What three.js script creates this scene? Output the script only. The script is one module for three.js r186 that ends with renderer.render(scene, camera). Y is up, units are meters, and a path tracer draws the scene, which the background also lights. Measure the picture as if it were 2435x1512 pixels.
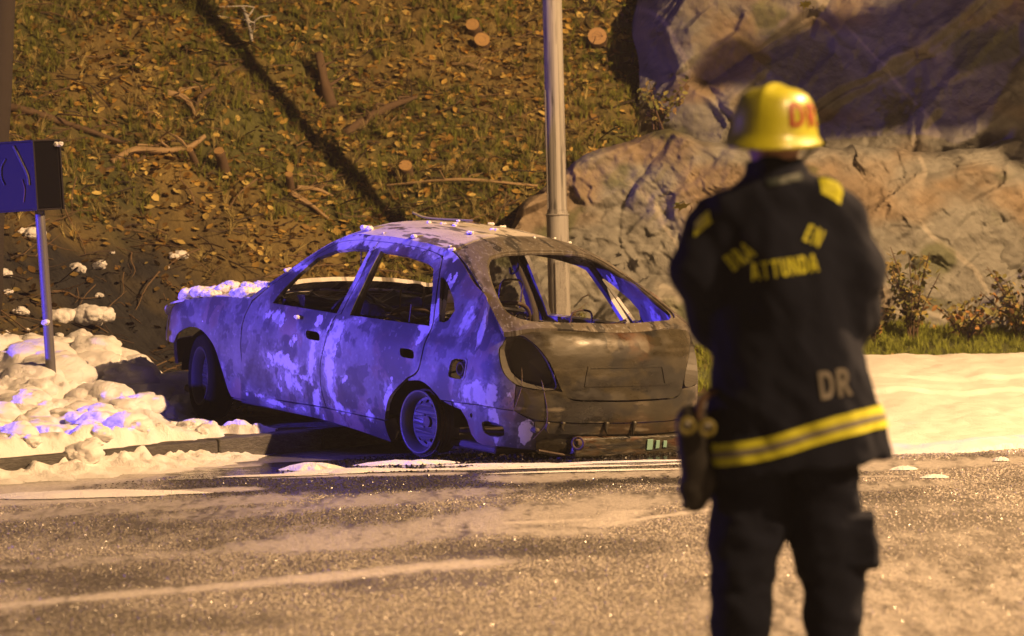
import * as THREE from 'three';
import { mergeGeometries, mergeVertices } from 'three/addons/utils/BufferGeometryUtils.js';
import { MarchingCubes } from 'three/addons/objects/MarchingCubes.js';
import { RoundedBoxGeometry } from 'three/addons/geometries/RoundedBoxGeometry.js';
import { FontLoader } from 'three/addons/loaders/FontLoader.js';

// ---------------------------------------------------------------- camera, sky, exposure
const scene = new THREE.Scene();
const renderer = new THREE.WebGLRenderer();
renderer.toneMapping = THREE.LinearToneMapping;
renderer.toneMappingExposure = 1.0;
renderer.shadowMap.enabled = true;
const camera = new THREE.PerspectiveCamera(2 * Math.atan(756 / 9000) * 180 / Math.PI, 1024 / 636, 0.5, 400);
camera.position.set(0, 1.6, 0);
camera.rotation.set(-Math.atan(303 / 9000), 0, -1.4 * Math.PI / 180, 'YXZ');
camera.focus = 23.2;
camera.userData.fStop = 3.6;
camera.updateProjectionMatrix();

{ // overcast city night: dim, slightly warm near the horizon
  const W = 64, H = 32, d = new Float32Array(W * H * 4);
  for (let j = 0; j < H; j++) for (let i = 0; i < W; i++) {
    const e = Math.abs((j + 0.5) / H - 0.5) * 2, k = (j * W + i) * 4;
    const g = 1 - e;
    d[k] = 0.013 + 0.016 * g; d[k + 1] = 0.0115 + 0.010 * g; d[k + 2] = 0.016 + 0.003 * g; d[k + 3] = 1;
  }
  const t = new THREE.DataTexture(d, W, H, THREE.RGBAFormat, THREE.FloatType);
  t.mapping = THREE.EquirectangularReflectionMapping; t.magFilter = THREE.LinearFilter; t.needsUpdate = true;
  scene.background = t; scene.environment = t;
}
scene.fog = new THREE.FogExp2(0xe8e4de, 0.0007); // thin smoke still hanging in the air
const SODIUM = new THREE.Color().setRGB(1, 0.59, 0.265);
const BLUE = new THREE.Color().setRGB(0.10, 0.062, 1);
const LAMP_CD = 2600, BLUE_CD = 2500;

// ---------------------------------------------------------------- helpers
let seed = 7;
const rnd = () => { seed = (seed + 0x6D2B79F5) | 0; let t = Math.imul(seed ^ (seed >>> 15), 1 | seed); t = (t + Math.imul(t ^ (t >>> 7), 61 | t)) ^ t; return ((t ^ (t >>> 14)) >>> 0) / 4294967296; };
const rr = (a, b) => a + (b - a) * rnd();
const R = (d) => d * Math.PI / 180;
const clamp = (x, a = 0, b = 1) => Math.min(b, Math.max(a, x));
const mix = (a, b, t) => a + (b - a) * t;
const sstep = (a, b, x) => { const t = clamp((x - a) / (b - a)); return t * t * (3 - 2 * t); };
const h3 = (x, y, z) => { let n = Math.imul(x, 374761393) + Math.imul(y, 668265263) + Math.imul(z, 1274126177); n = Math.imul(n ^ (n >>> 13), 1274126177); n ^= n >>> 16; return (n >>> 0) / 4294967296; };
function vn(x, y, z = 0) {
  const X = Math.floor(x), Y = Math.floor(y), Z = Math.floor(z); let a = x - X, b = y - Y, c = z - Z;
  a = a * a * (3 - 2 * a); b = b * b * (3 - 2 * b); c = c * c * (3 - 2 * c);
  const l = (p, q, t) => p + (q - p) * t;
  return l(l(l(h3(X, Y, Z), h3(X + 1, Y, Z), a), l(h3(X, Y + 1, Z), h3(X + 1, Y + 1, Z), a), b), l(l(h3(X, Y, Z + 1), h3(X + 1, Y, Z + 1), a), l(h3(X, Y + 1, Z + 1), h3(X + 1, Y + 1, Z + 1), a), b), c);
}
function fbm(x, y, z = 0, o = 4) { let s = 0, a = 0.5, t = 0; for (let i = 0; i < o; i++) { s += a * vn(x, y, z); t += a; x = x * 2.03 + 17.1; y = y * 2.03 + 5.3; z = z * 2.03 + 9.7; a *= 0.5; } return s / t; }
function spl(xs, ys) {
  const n = xs.length, m = xs.map((_, i) => {
    if (i === 0) return (ys[1] - ys[0]) / (xs[1] - xs[0]); if (i === n - 1) return (ys[i] - ys[i - 1]) / (xs[i] - xs[i - 1]);
    const a = xs[i] - xs[i - 1], b = xs[i + 1] - xs[i]; return (a * a * ys[i + 1] + (b * b - a * a) * ys[i] - b * b * ys[i - 1]) / (a * b * (a + b));
  });
  return (x) => {
    x = clamp(x, xs[0], xs[n - 1]); let i = 0; while (i < n - 2 && x > xs[i + 1]) i++;
    const h = xs[i + 1] - xs[i], t = (x - xs[i]) / h, t2 = t * t, t3 = t2 * t;
    return (2 * t3 - 3 * t2 + 1) * ys[i] + (t3 - 2 * t2 + t) * h * m[i] + (3 * t2 - 2 * t3) * ys[i + 1] + (t3 - t2) * h * m[i + 1];
  };
}
const used = {};
const numbered = (n) => { const k = used[n] = (used[n] ?? -1) + 1; return k ? n + '_' + String(k).padStart(3, '0') : n; };
const shade = (o) => { o.castShadow = true; o.receiveShadow = true; return o; };
function tag(o, label, category, group, kind) { o.userData.label = label; if (category) o.userData.category = category; if (group) o.userData.group = group; if (kind) o.userData.kind = kind; return o; }
function thing(name, label, category, pos = [0, 0, 0], group) { const g = new THREE.Group(); g.name = numbered(name); g.position.set(...pos); scene.add(g); return tag(g, label, category, group); }
function part(name, geo, mat, parent) { const m = shade(new THREE.Mesh(Array.isArray(geo) ? join(geo) : geo, mat)); m.name = parent && parent !== scene ? name : numbered(name); (parent ?? scene).add(m); return m; }
function single(name, geo, mat, label, category, pos, group, kind) { const m = part(name, geo, mat, scene); if (pos) m.position.set(...pos); return tag(m, label, category, group, kind); }
function structure(name, geo, mat) { const m = part(name, geo, mat, scene); m.userData.kind = 'structure'; return m; }
function join(list) {
  const keep = ['position', 'normal', 'uv'];
  return mergeGeometries(list.map((g) => { g = g.index ? g.toNonIndexed() : g; for (const k of Object.keys(g.attributes)) if (!keep.includes(k)) g.deleteAttribute(k); if (!g.attributes.uv) g.setAttribute('uv', new THREE.BufferAttribute(new Float32Array(g.attributes.position.count * 2), 2)); return g; }));
}
const box = (w, h, d, x = 0, y = 0, z = 0, r = 0.01, rot) => { const g = new RoundedBoxGeometry(w, h, d, 2, Math.min(r, w / 2.1, h / 2.1, d / 2.1)); if (rot) g.applyMatrix4(new THREE.Matrix4().makeRotationFromEuler(new THREE.Euler(...rot))); return g.translate(x, y, z); };
const V = (a) => new THREE.Vector3(...a);
const tube = (pts, r, seg = 24, rad = 7, closed = false) => new THREE.TubeGeometry(new THREE.CatmullRomCurve3(pts.map(V), closed), seg, r, rad, closed);
function taper(pts, rs, seg = 16, rad = 9, wob = 0) { // a tapering limb, closed at both ends
  const c = new THREE.CatmullRomCurve3(pts.map(V)), fr = c.computeFrenetFrames(seg), pos = [], idx = [];
  for (let i = 0; i <= seg; i++) {
    const t = i / seg, p = c.getPointAt(t), f = t * (rs.length - 1), k = Math.min(rs.length - 2, Math.floor(f)), r = mix(rs[k], rs[k + 1], f - k);
    for (let j = 0; j < rad; j++) { const a = j / rad * Math.PI * 2, q = r * (1 + wob * (fbm(p.x * 9 + j * 3.1, p.y * 9, p.z * 9, 2) - 0.5)); pos.push(p.x + q * (Math.cos(a) * fr.normals[i].x + Math.sin(a) * fr.binormals[i].x), p.y + q * (Math.cos(a) * fr.normals[i].y + Math.sin(a) * fr.binormals[i].y), p.z + q * (Math.cos(a) * fr.normals[i].z + Math.sin(a) * fr.binormals[i].z)); }
  }
  for (let i = 0; i < seg; i++) for (let j = 0; j < rad; j++) { const a = i * rad + j, b = i * rad + (j + 1) % rad; idx.push(a, a + rad, b, b, a + rad, b + rad); }
  for (const [i, s] of [[0, 1], [seg, -1]]) { const p = c.getPointAt(i / seg), n = pos.length / 3; pos.push(p.x, p.y, p.z); for (let j = 0; j < rad; j++) { const a = i * rad + j, b = i * rad + (j + 1) % rad; s > 0 ? idx.push(n, a, b) : idx.push(n, b, a); } }
  const g = new THREE.BufferGeometry(); g.setAttribute('position', new THREE.Float32BufferAttribute(pos, 3)); g.setIndex(idx); g.computeVertexNormals(); return g;
}
function grid(nu, nv, fn, uvs) { // fn(u, v) -> [x, y, z]
  const p = [], uv = [], idx = [];
  for (let j = 0; j <= nv; j++) for (let i = 0; i <= nu; i++) { const q = fn(i / nu, j / nv); p.push(q[0], q[1], q[2]); const w = uvs ? uvs(q, i / nu, j / nv) : [q[0], q[2]]; uv.push(w[0], w[1]); }
  for (let j = 0; j < nv; j++) for (let i = 0; i < nu; i++) { const a = j * (nu + 1) + i, b = a + 1, c = a + nu + 1, d = c + 1; idx.push(a, b, c, b, d, c); }
  const g = new THREE.BufferGeometry(); g.setAttribute('position', new THREE.Float32BufferAttribute(p, 3)); g.setAttribute('uv', new THREE.Float32BufferAttribute(uv, 2)); g.setIndex(idx); g.computeVertexNormals(); return g;
}
function colour(g, fn) { const p = g.attributes.position, c = new Float32Array(p.count * 3); for (let i = 0; i < p.count; i++) { const q = fn(p.getX(i), p.getY(i), p.getZ(i), i); c[3 * i] = q[0]; c[3 * i + 1] = q[1]; c[3 * i + 2] = q[2]; } g.setAttribute('color', new THREE.BufferAttribute(c, 3)); return g; }
const enc = (x) => { x = clamp(x); return 255 * (x <= 0.0031308 ? 12.92 * x : 1.055 * Math.pow(x, 1 / 2.4) - 0.055); };
function tex(w, h, fn, srgb, wrap = THREE.RepeatWrapping) { // fn(u, v) -> linear rgb or a grey; v = 0 at the bottom
  const d = new Uint8Array(w * h * 4);
  for (let j = 0; j < h; j++) for (let i = 0; i < w; i++) { let c = fn((i + 0.5) / w, (j + 0.5) / h); if (typeof c === 'number') c = [c, c, c]; const k = (j * w + i) * 4; for (let q = 0; q < 3; q++) d[k + q] = srgb ? enc(c[q]) : clamp(c[q]) * 255; d[k + 3] = 255; }
  const t = new THREE.DataTexture(d, w, h); t.magFilter = THREE.LinearFilter; t.minFilter = THREE.LinearFilter; t.wrapS = t.wrapT = wrap; if (srgb) t.colorSpace = THREE.SRGBColorSpace; t.needsUpdate = true; return t;
}
const rgb = (r, g, b) => new THREE.Color().setRGB(r, g, b);
const std = (c, roughness = 0.8, o = {}) => new THREE.MeshStandardMaterial({ color: c ? rgb(...c) : 0xffffff, roughness, side: THREE.DoubleSide, ...o });
const tile = (n, f) => { // tileable fbm lookup in a unit square
  return (u, v) => { const a = u * f, b = v * f, w = (x, y) => fbm(x + n, y + n * 1.7, n, 4); const s = sstep(0, 1, u), t = sstep(0, 1, v); return mix(mix(w(a, b), w(a - f, b), s), mix(w(a, b - f), w(a - f, b - f), s), t); };
};
const GRAIN = tex(512, 512, (u, v) => tile(3, 48)(u, v));
const LUMPS = tex(512, 512, (u, v) => tile(11, 14)(u, v));

// ---------------------------------------------------------------- road, kerb, slope
const KP = [[-40, 36], [-24, 29], [-16, 25.3], [-10, 22.6], [-7, 21.4], [-5, 21.0], [-3.7, 21.25], [-2.99, 21.75], [-2.0, 22.8], [-1.0, 24.05], [-0.2, 25.05], [1, 26.1], [2.5, 26.9], [5, 27.7], [9, 28.4], [18, 29.2], [40, 30.5]];
const KC = new THREE.CatmullRomCurve3(KP.map(([x, d]) => new THREE.Vector3(x, 0, -d)), false, 'centripetal');
const KS = KC.getSpacedPoints(320);
function kerbDist(x, z) { // metres behind the kerb line (positive towards the slope)
  let best = 1e9, s = 0;
  for (let i = 0; i < KS.length - 1; i++) {
    const a = KS[i], b = KS[i + 1], ex = b.x - a.x, ez = b.z - a.z, t = clamp(((x - a.x) * ex + (z - a.z) * ez) / (ex * ex + ez * ez)), dx = x - a.x - t * ex, dz = z - a.z - t * ez, d = dx * dx + dz * dz;
    if (d < best) { best = d; s = ex * dz - ez * dx; }
  }
  return Math.sqrt(best) * (s < 0 ? 1 : -1);
}
const soft = (x, k) => Math.log(1 + Math.exp(clamp(x / k, -30, 30))) * k;
function slope(q, x) {
  const q0 = mix(2.75, 2.25, sstep(-1.5, 0.3, x));
  const hill = 0.80 * soft(q - q0, 0.22) - 0.35 * soft(q - 9, 0.8);
  const verge = 0.20 * soft(q - 0.9, 0.25) + 0.62 * soft(q - 3.4, 0.3) - 0.35 * soft(q - 9, 0.8);
  return 0.125 + 0.012 * clamp(q, 0, 3) + mix(hill, verge, sstep(0.7, 2.0, x));
}
function groundY(x, z, q = kerbDist(x, z)) {
  const r = sstep(1.6, 3.4, q);
  return slope(q, x) + r * (0.34 * (fbm(x * 0.8 + 3, z * 0.8, 1, 3) - 0.5) + 0.16 * (fbm(x * 3.1, z * 3.1, 4, 3) - 0.5) + 0.05 * (fbm(x * 11, z * 11, 6, 2) - 0.5)) + 0.012 * (fbm(x * 6, z * 6, 2, 2) - 0.5);
}
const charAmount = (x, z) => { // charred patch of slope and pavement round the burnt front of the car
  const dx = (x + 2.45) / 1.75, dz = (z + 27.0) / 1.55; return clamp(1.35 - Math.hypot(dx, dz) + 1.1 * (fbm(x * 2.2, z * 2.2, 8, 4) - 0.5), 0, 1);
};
{ // asphalt with wet aggregate and a drying film of foam
  const X0 = -5, X1 = 5, D0 = 11, D1 = 29;
  const seg = [ // foam washed over the road: x, distance, x, distance, half width, strength
    [-3.4, 20.15, -1.55, 20.72, 0.20, 1.0], [-3.6, 19.9, -2.3, 20.2, 0.25, 0.9], [-2.3, 14.85, -0.9, 15.75, 0.20, 0.85], [-0.9, 15.75, -0.2, 16.3, 0.24, 0.95], [-2.9, 14.6, -2.0, 15.0, 0.25, 0.7],
    [-0.9, 17.4, 0.6, 19.3, 0.75, 0.72], [0.4, 18.0, 0.55, 18.7, 0.20, 0.95], [0.45, 18.05, 1.0, 18.75, 0.10, 1.0], [0.0, 18.2, 0.5, 18.3, 0.16, 0.95], [-0.4, 18.1, 0.2, 17.6, 0.3, 0.75],
    [0.1, 21.0, 1.9, 21.5, 0.42, 0.75], [0.9, 20.2, 1.6, 20.5, 0.12, 0.85], [-1.4, 21.6, -0.4, 21.5, 0.16, 0.95], [-0.6, 21.7, 1.3, 22.2, 0.22, 0.60], [-1.25, 22.2, -0.75, 22.5, 0.2, 0.8], [2.0, 21.2, 4.6, 22.0, 0.5, 0.7], [1.6, 20.6, 2.1, 20.5, 0.1, 0.8], [-2.9, 21.1, -1.7, 22.4, 0.32, 0.9], [-4.5, 19.2, -2.9, 20.9, 0.5, 0.9], [1.2, 18.6, 3, 18.2, 0.4, 0.35], [-2.2, 17.6, -0.4, 18.4, 0.6, 0.45], [0.9, 16.2, 2.6, 17.4, 0.5, 0.45], [-3.2, 19.0, -1.4, 20.0, 0.5, 0.62], [-1.6, 19.0, -.2, 20.2, 0.45, 0.6], [-2.2, 16.6, -1.2, 17.2, 0.35, 0.55], [.8, 19.4, 2.2, 20.0, .4, .6],
  ];
  const filmAt = (x, d) => {
    let film = 0; const wob = (fbm(x * 5, d * 1.8, 9, 4) - 0.5) * 0.55 + (fbm(x * 1.3, d * 0.9, 12, 3) - 0.5) * 0.5;
    for (const [ax, ad, bx, bd, w, s] of seg) { const ex = bx - ax, ed = bd - ad, t = clamp(((x - ax) * ex + (d - ad) * ed) / (ex * ex + ed * ed)), r = Math.hypot(x - ax - t * ex, d - ad - t * ed) / w; film = Math.max(film, s * sstep(1.5, 0.15, r + wob)); }
    return Math.max(film, 0.5 * sstep(0.34, 0.72, fbm(x * 0.8 + 40, d * 0.42, 7, 4)));
  };
  const wetAt = (x, d) => { let w = 0; for (const [px, pd, rx, rd] of [[-1.6, 18.6, 1.6, 1.3], [-.7, 20.7, 1.6, .8], [-1.9, 14.2, 1.1, .6], [-2.3, 16.4, 1.0, .7], [1.4, 19.6, 1.0, .5], [.2, 16.9, .7, .4], [-.2, 21.2, 2.3, 1.0], [.9, 20.9, 1.2, .6]]) w = Math.max(w, 1.3 - Math.hypot((x - px) / rx, (d - pd) / rd)); return sstep(.1, .55, w + 1.5 * (fbm(x * 2.2, d * 1.1, 97, 5) - .5)); };
  const color = tex(1600, 1600, (u, v) => {
    const x = mix(X0, X1, u), d = mix(D0, D1, v);
    const ag = vn(x * 95, d * 95, 1), ag2 = vn(x * 210, d * 210, 2), st = h3(Math.floor(x * 120), Math.floor(d * 120), 5);
    const cl = fbm(x * 0.9, d * 0.55, 3, 4);
    let g = 0.10 + 0.12 * ag * ag + 0.05 * (ag2 - 0.5) + (st > 0.82 ? 0.26 * (st - 0.82) / 0.18 : 0);
    g *= (0.8 + 0.45 * cl) * (1 - wetAt(x, d) * mix(.4, .72, sstep(19.6, 20.6, d)));
    const film = filmAt(x, d);
    const streak = fbm(x * 16, d * 2.2, 21, 3), holes = fbm(x * 34, d * 9, 15, 3);
    let a = film * sstep(0.34, 0.72, film * 0.62 + 0.55 * streak + 0.5 * (holes - 0.5)) * (0.62 + 0.38 * sstep(0.25, 0.6, ag));
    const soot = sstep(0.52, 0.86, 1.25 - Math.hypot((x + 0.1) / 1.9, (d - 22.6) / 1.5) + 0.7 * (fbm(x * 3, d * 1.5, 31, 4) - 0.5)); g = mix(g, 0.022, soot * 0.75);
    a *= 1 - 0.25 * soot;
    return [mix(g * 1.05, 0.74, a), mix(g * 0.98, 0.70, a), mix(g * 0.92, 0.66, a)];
  }, true, THREE.MirroredRepeatWrapping);
  { // water standing in the gutter round the car
    const pool = grid(120, 10, (u, v) => { const a = u * Math.PI * 2, k = 1 + .7 * (fbm(Math.cos(a) * 2.3 + 5, Math.sin(a) * 2.3, 3, 4) - .5), r = v * k, x = -.05 + Math.cos(a) * r * 1.9, z = -22.4 + Math.sin(a) * r * .80 - .22 * (x + .05); return [x, .004 - .0012 * v, z]; });
    structure('puddle', pool, new THREE.MeshPhysicalMaterial({ color: rgb(.018, .017, .016), roughness: .12, bumpMap: LUMPS, bumpScale: .004, side: THREE.DoubleSide }));
  }
  const cells = []; const N = 88; for (let i = 0; i < N * N; i++) cells.push([h3(i, 1, 9), h3(i, 2, 9), h3(i, 3, 9)]);
  const bump = tex(1024, 1024, (u, v) => { // stones of the aggregate, one per cell
    const cx = Math.floor(u * N), cy = Math.floor(v * N); let m = 9, hh = 0;
    for (let j = -1; j <= 1; j++) for (let i = -1; i <= 1; i++) { const c = cells[((cy + j + N) % N) * N + (cx + i + N) % N], d = Math.hypot(cx + i + c[0] - u * N, cy + j + c[1] - v * N); if (d < m) { m = d; hh = c[2]; } }
    return clamp(0.25 + 0.55 * hh - 0.55 * m * m);
  });
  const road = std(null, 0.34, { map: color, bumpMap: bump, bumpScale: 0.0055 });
  bump.repeat.set(10, 18);
  const g = new THREE.PlaneGeometry(160, 160); g.rotateX(-Math.PI / 2); g.translate(0, 0, -40);
  const p = g.attributes.position, uv = g.attributes.uv; for (let i = 0; i < p.count; i++) uv.setXY(i, (p.getX(i) - X0) / (X1 - X0), (-p.getZ(i) - D0) / (D1 - D0));
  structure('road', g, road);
  // worn chippings standing proud of the wet tar
  const st = new THREE.DodecahedronGeometry(1, 0); st.scale(1, .55, 1); const list = [], pal = [[.48, .44, .40], [.38, .36, .32], [.58, .54, .48], [.26, .24, .21], [.62, .58, .52]];
  for (let d = 12.5; d < 22.6; d += .01 * d / 13) { const n = 330, hw = 3.6; for (let i = 0; i < n; i++) { const x = rr(-hw, hw), s = rr(.0026, .0058) * Math.sqrt(d / 14), c = pal[Math.floor(rnd() * pal.length)]; if (rnd() < sstep(.30, .62, filmAt(x, d)) || (fbm(x * 1.1, d * .7, 91, 3) < .36 && rnd() < .7)) continue; if (Math.hypot((x + .05) / 1.9, (d - 22.4 - .22 * (x + .05)) / .75) + .5 * (fbm(x * 4, d * 4, 95, 3) - .5) < 1) continue; const wet = 1 - .42 * wetAt(x, d) - .4 * wetAt(x, d) * sstep(19.6, 20.6, d); if (rnd() < .5 * sstep(19.8, 20.8, d) * wetAt(x, d)) continue; list.push([x, -d + rr(-.02, .02), s, c.map((k) => k * wet)]); } }
  const m = new THREE.InstancedMesh(st, std(null, .25), list.length), o = new THREE.Object3D(); list.forEach(([x, z, s, c], i) => { o.position.set(x, s * .12, z); o.rotation.set(rr(-.5, .5), rnd() * 6.3, rr(-.5, .5)); o.scale.setScalar(s); o.updateMatrix(); m.setMatrixAt(i, o.matrix); m.setColorAt(i, rgb(...c)); });
  m.name = 'road_chippings'; shade(m); tag(m, 'wet glinting stone chippings in the asphalt', 'gravel', null, 'stuff'); scene.add(m);
}
const soilMat = std(null, 0.95, { vertexColors: true, bumpMap: LUMPS.clone(), bumpScale: 0.03 }); soilMat.bumpMap.repeat.set(2.2, 2.2);
{ // one sheet from the back of the kerb up the slope, finest where the picture looks
  const line = (a, p, q, c, st, out) => { const o = []; for (let i = out; i > 0; i--) o.push(p - (p - a) * (i / out) ** 1.8); for (let x = p; x < q; x += st) o.push(x); for (let i = 0; i <= out; i++) o.push(q + (c - q) * (i / out) ** 1.8); return o; };
  const xs = line(-34, -5.2, 5.6, 34, .036, 26), ds = line(19, 20.7, 33.6, 62, .036, 22);
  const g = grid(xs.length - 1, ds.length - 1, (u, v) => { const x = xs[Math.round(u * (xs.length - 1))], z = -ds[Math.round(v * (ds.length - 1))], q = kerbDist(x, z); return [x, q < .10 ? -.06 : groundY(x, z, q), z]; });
  colour(g, (x, y, z) => {
    const q = kerbDist(x, z), n = fbm(x * 1.3, z * 1.3, 5, 4), m = fbm(x * 6, z * 6, 2, 3), f = vn(x * 30, z * 30, 3);
    let c = [0.15, 0.112, 0.036].map((k) => k * (0.55 + 0.7 * m + 0.35 * f));
    const green = clamp(sstep(0.50, 0.68, n) * 0.75 + sstep(1.4, 2.4, x) * sstep(0.7, 1.1, q) * 0.9 * sstep(3.6, 2.9, q)), gc = [0.060, 0.075, 0.018];
    c = c.map((k, i) => mix(k, gc[i] * (0.5 + m), green));
    const pave = sstep(2.75, 2.2, q) * sstep(1.2, 0.2, x); c = c.map((k, i) => mix(k, [0.085, 0.075, 0.062][i] * (0.6 + 0.8 * f), pave));
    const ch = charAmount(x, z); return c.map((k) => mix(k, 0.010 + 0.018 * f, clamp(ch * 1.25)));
  });
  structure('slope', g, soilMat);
}
{ // kerb: granite stones laid end to end
  const kerb = new THREE.Group(); kerb.name = 'kerb'; kerb.userData.kind = 'structure'; scene.add(kerb);
  const gran = tex(256, 256, (u, v) => { const a = vn(u * 128, v * 128, 2), b = fbm(u * 20, v * 20, 4, 3); const g = 0.05 + 0.13 * a * b + 0.06 * b; return [g * 1.02, g * 0.96, g * 0.9]; }, true);
  const mats = [0.55, 0.7, 0.85, 1.0].map((k) => std([k, k, k], 0.62, { map: gran, bumpMap: GRAIN, bumpScale: 0.006 }));
  const L = KC.getLength(); let s = 22;
  const dark = [];
  while (s < L - 22) {
    const len = 0.92 + 0.16 * rnd(), a = KC.getPointAt(s / L), b = KC.getPointAt((s + len - 0.008) / L), w = 0.15 + 0.006 * rnd(), hgt = 0.125 + 0.008 * rnd();
    const g = new RoundedBoxGeometry(len - 0.012, hgt + 0.12, w, 3, 0.016); const p = g.attributes.position; for (let i = 0; i < p.count; i++) p.setXYZ(i, p.getX(i), p.getY(i) + 0.006 * (fbm(p.getX(i) * 7 + s, p.getZ(i) * 20, 3, 2) - 0.5), p.getZ(i) + 0.008 * (fbm(p.getX(i) * 9 + s, p.getY(i) * 9, 8, 2) - 0.5)); g.computeVertexNormals();
    const m = part('kerb_stone', g, mats[Math.floor(rnd() * 4)], kerb); const an = Math.atan2(-(b.z - a.z), b.x - a.x);
    m.position.set((a.x + b.x) / 2, hgt / 2 - 0.06, (a.z + b.z) / 2); m.rotation.y = an; m.translateZ(-w / 2);
    s += len;
  }
}

// ---------------------------------------------------------------- the burnt-out car (x forward from the rear axle, y up, z right)
const prof = spl([.12, .18, .30, .45, .60, .75, .87, .95, 1.05, 1.15, 1.25, 1.31, 1.38], [.74, .775, .812, .835, .842, .828, .785, .748, .695, .640, .580, .540, .49]);
const xrear = spl([.10, .20, .35, .50, .60, .70, .80, .88, .94, .985, 1.10, 1.25, 1.33, 1.4], [-.88, -.93, -.975, -.985, -.97, -.96, -.95, -.915, -.85, -.76, -.53, -.22, -.04, .2]);
const xfront = spl([.12, .25, .45, .60, .70, .78, .90], [3.20, 3.29, 3.34, 3.32, 3.26, 3.10, 2.66]);
const railY = spl([-.72, -.45, -.2, 0, .12, .3, .6, 1.0, 1.25, 1.4, 1.6, 1.8, 1.98], [.885, 1.045, 1.185, 1.275, 1.313, 1.335, 1.352, 1.353, 1.335, 1.275, 1.14, 1.0, .875]);
const ctrY = spl([-.90, -.85, -.76, -.53, -.22, -.04, .12, .3, .6, 1.0, 1.25, 1.4, 1.7, 2.1], [.905, .945, .992, 1.130, 1.285, 1.362, 1.405, 1.425, 1.442, 1.445, 1.418, 1.36, 1.175, .93]);
const XC = -.40, XF = 2.70, KR = .72, KF = .62, NR = 2.7, NF = 2.6, TC = XC - KR * Math.PI / 2, TF = XF + KF * Math.PI / 2;
const tapR = (t) => 1 - .03 * clamp(.6 - t) ** 2;
function wrapMap(t, y) { // round the body at height y; runs on past the middle of the tail and of the nose
  let w = prof(y) * (1 - .05 * clamp((t - 1.9) / 1.3) ** 2) * tapR(t);
  if (t < XC) { const p = (XC - t) / KR, c = Math.cos(p), s = Math.sin(p), r = (Math.abs(c) ** NR + Math.abs(s) ** NR) ** (-1 / NR); return [XC - (XC - xrear(y)) * r * s, y, w * r * c]; }
  if (t > XF) { const p = (t - XF) / KF, c = Math.cos(p), s = Math.sin(p), r = (Math.abs(c) ** NF + Math.abs(s) ** NF) ** (-1 / NF); return [XF + (xfront(y) - XF) * r * s, y, w * r * c]; }
  return [t, y, w];
}
function topMap(x, v) { const yr = railY(x), zr = prof(yr) * tapR(x), yc = ctrY(x); return [x, yc - (yc - yr) * Math.abs(v) ** 2.6, v * zr]; }
const hoodLine = spl([1.95, 2.2, 2.54, 2.8, 3.0, 3.2, 3.34], [.875, .868, .838, .795, .745, .66, .60]);
function hoodMap(x, v) { const y = hoodLine(x), z0 = wrapMap(Math.min(x, XF), y)[2] * (x > XF ? Math.sqrt(Math.max(0.02, 1 - ((x - XF) / 0.72) ** 2.6)) : 1), rise = mix(.055, .02, sstep(2.6, 3.3, x)); return [x, y + rise * (1 - Math.abs(v) ** 2.2), v * z0]; }
const curve = (pts, n = 3) => { // smooth line through 2D points
  const c = new THREE.SplineCurve(pts.map((p) => new THREE.Vector2(...p))), o = []; const k = (pts.length - 1) * n; for (let i = 0; i <= k; i++) { const q = c.getPoint(i / k); o.push([q.x, q.y]); } return o;
};
const loop = (pts, n = 3) => { const c = new THREE.CatmullRomCurve3(pts.map((p) => new THREE.Vector3(p[0], p[1], 0)), true, 'centripetal'), o = []; for (let i = 0; i < pts.length * n; i++) { const q = c.getPoint(i / (pts.length * n)); o.push([q.x, q.y]); } return o; };
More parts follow.
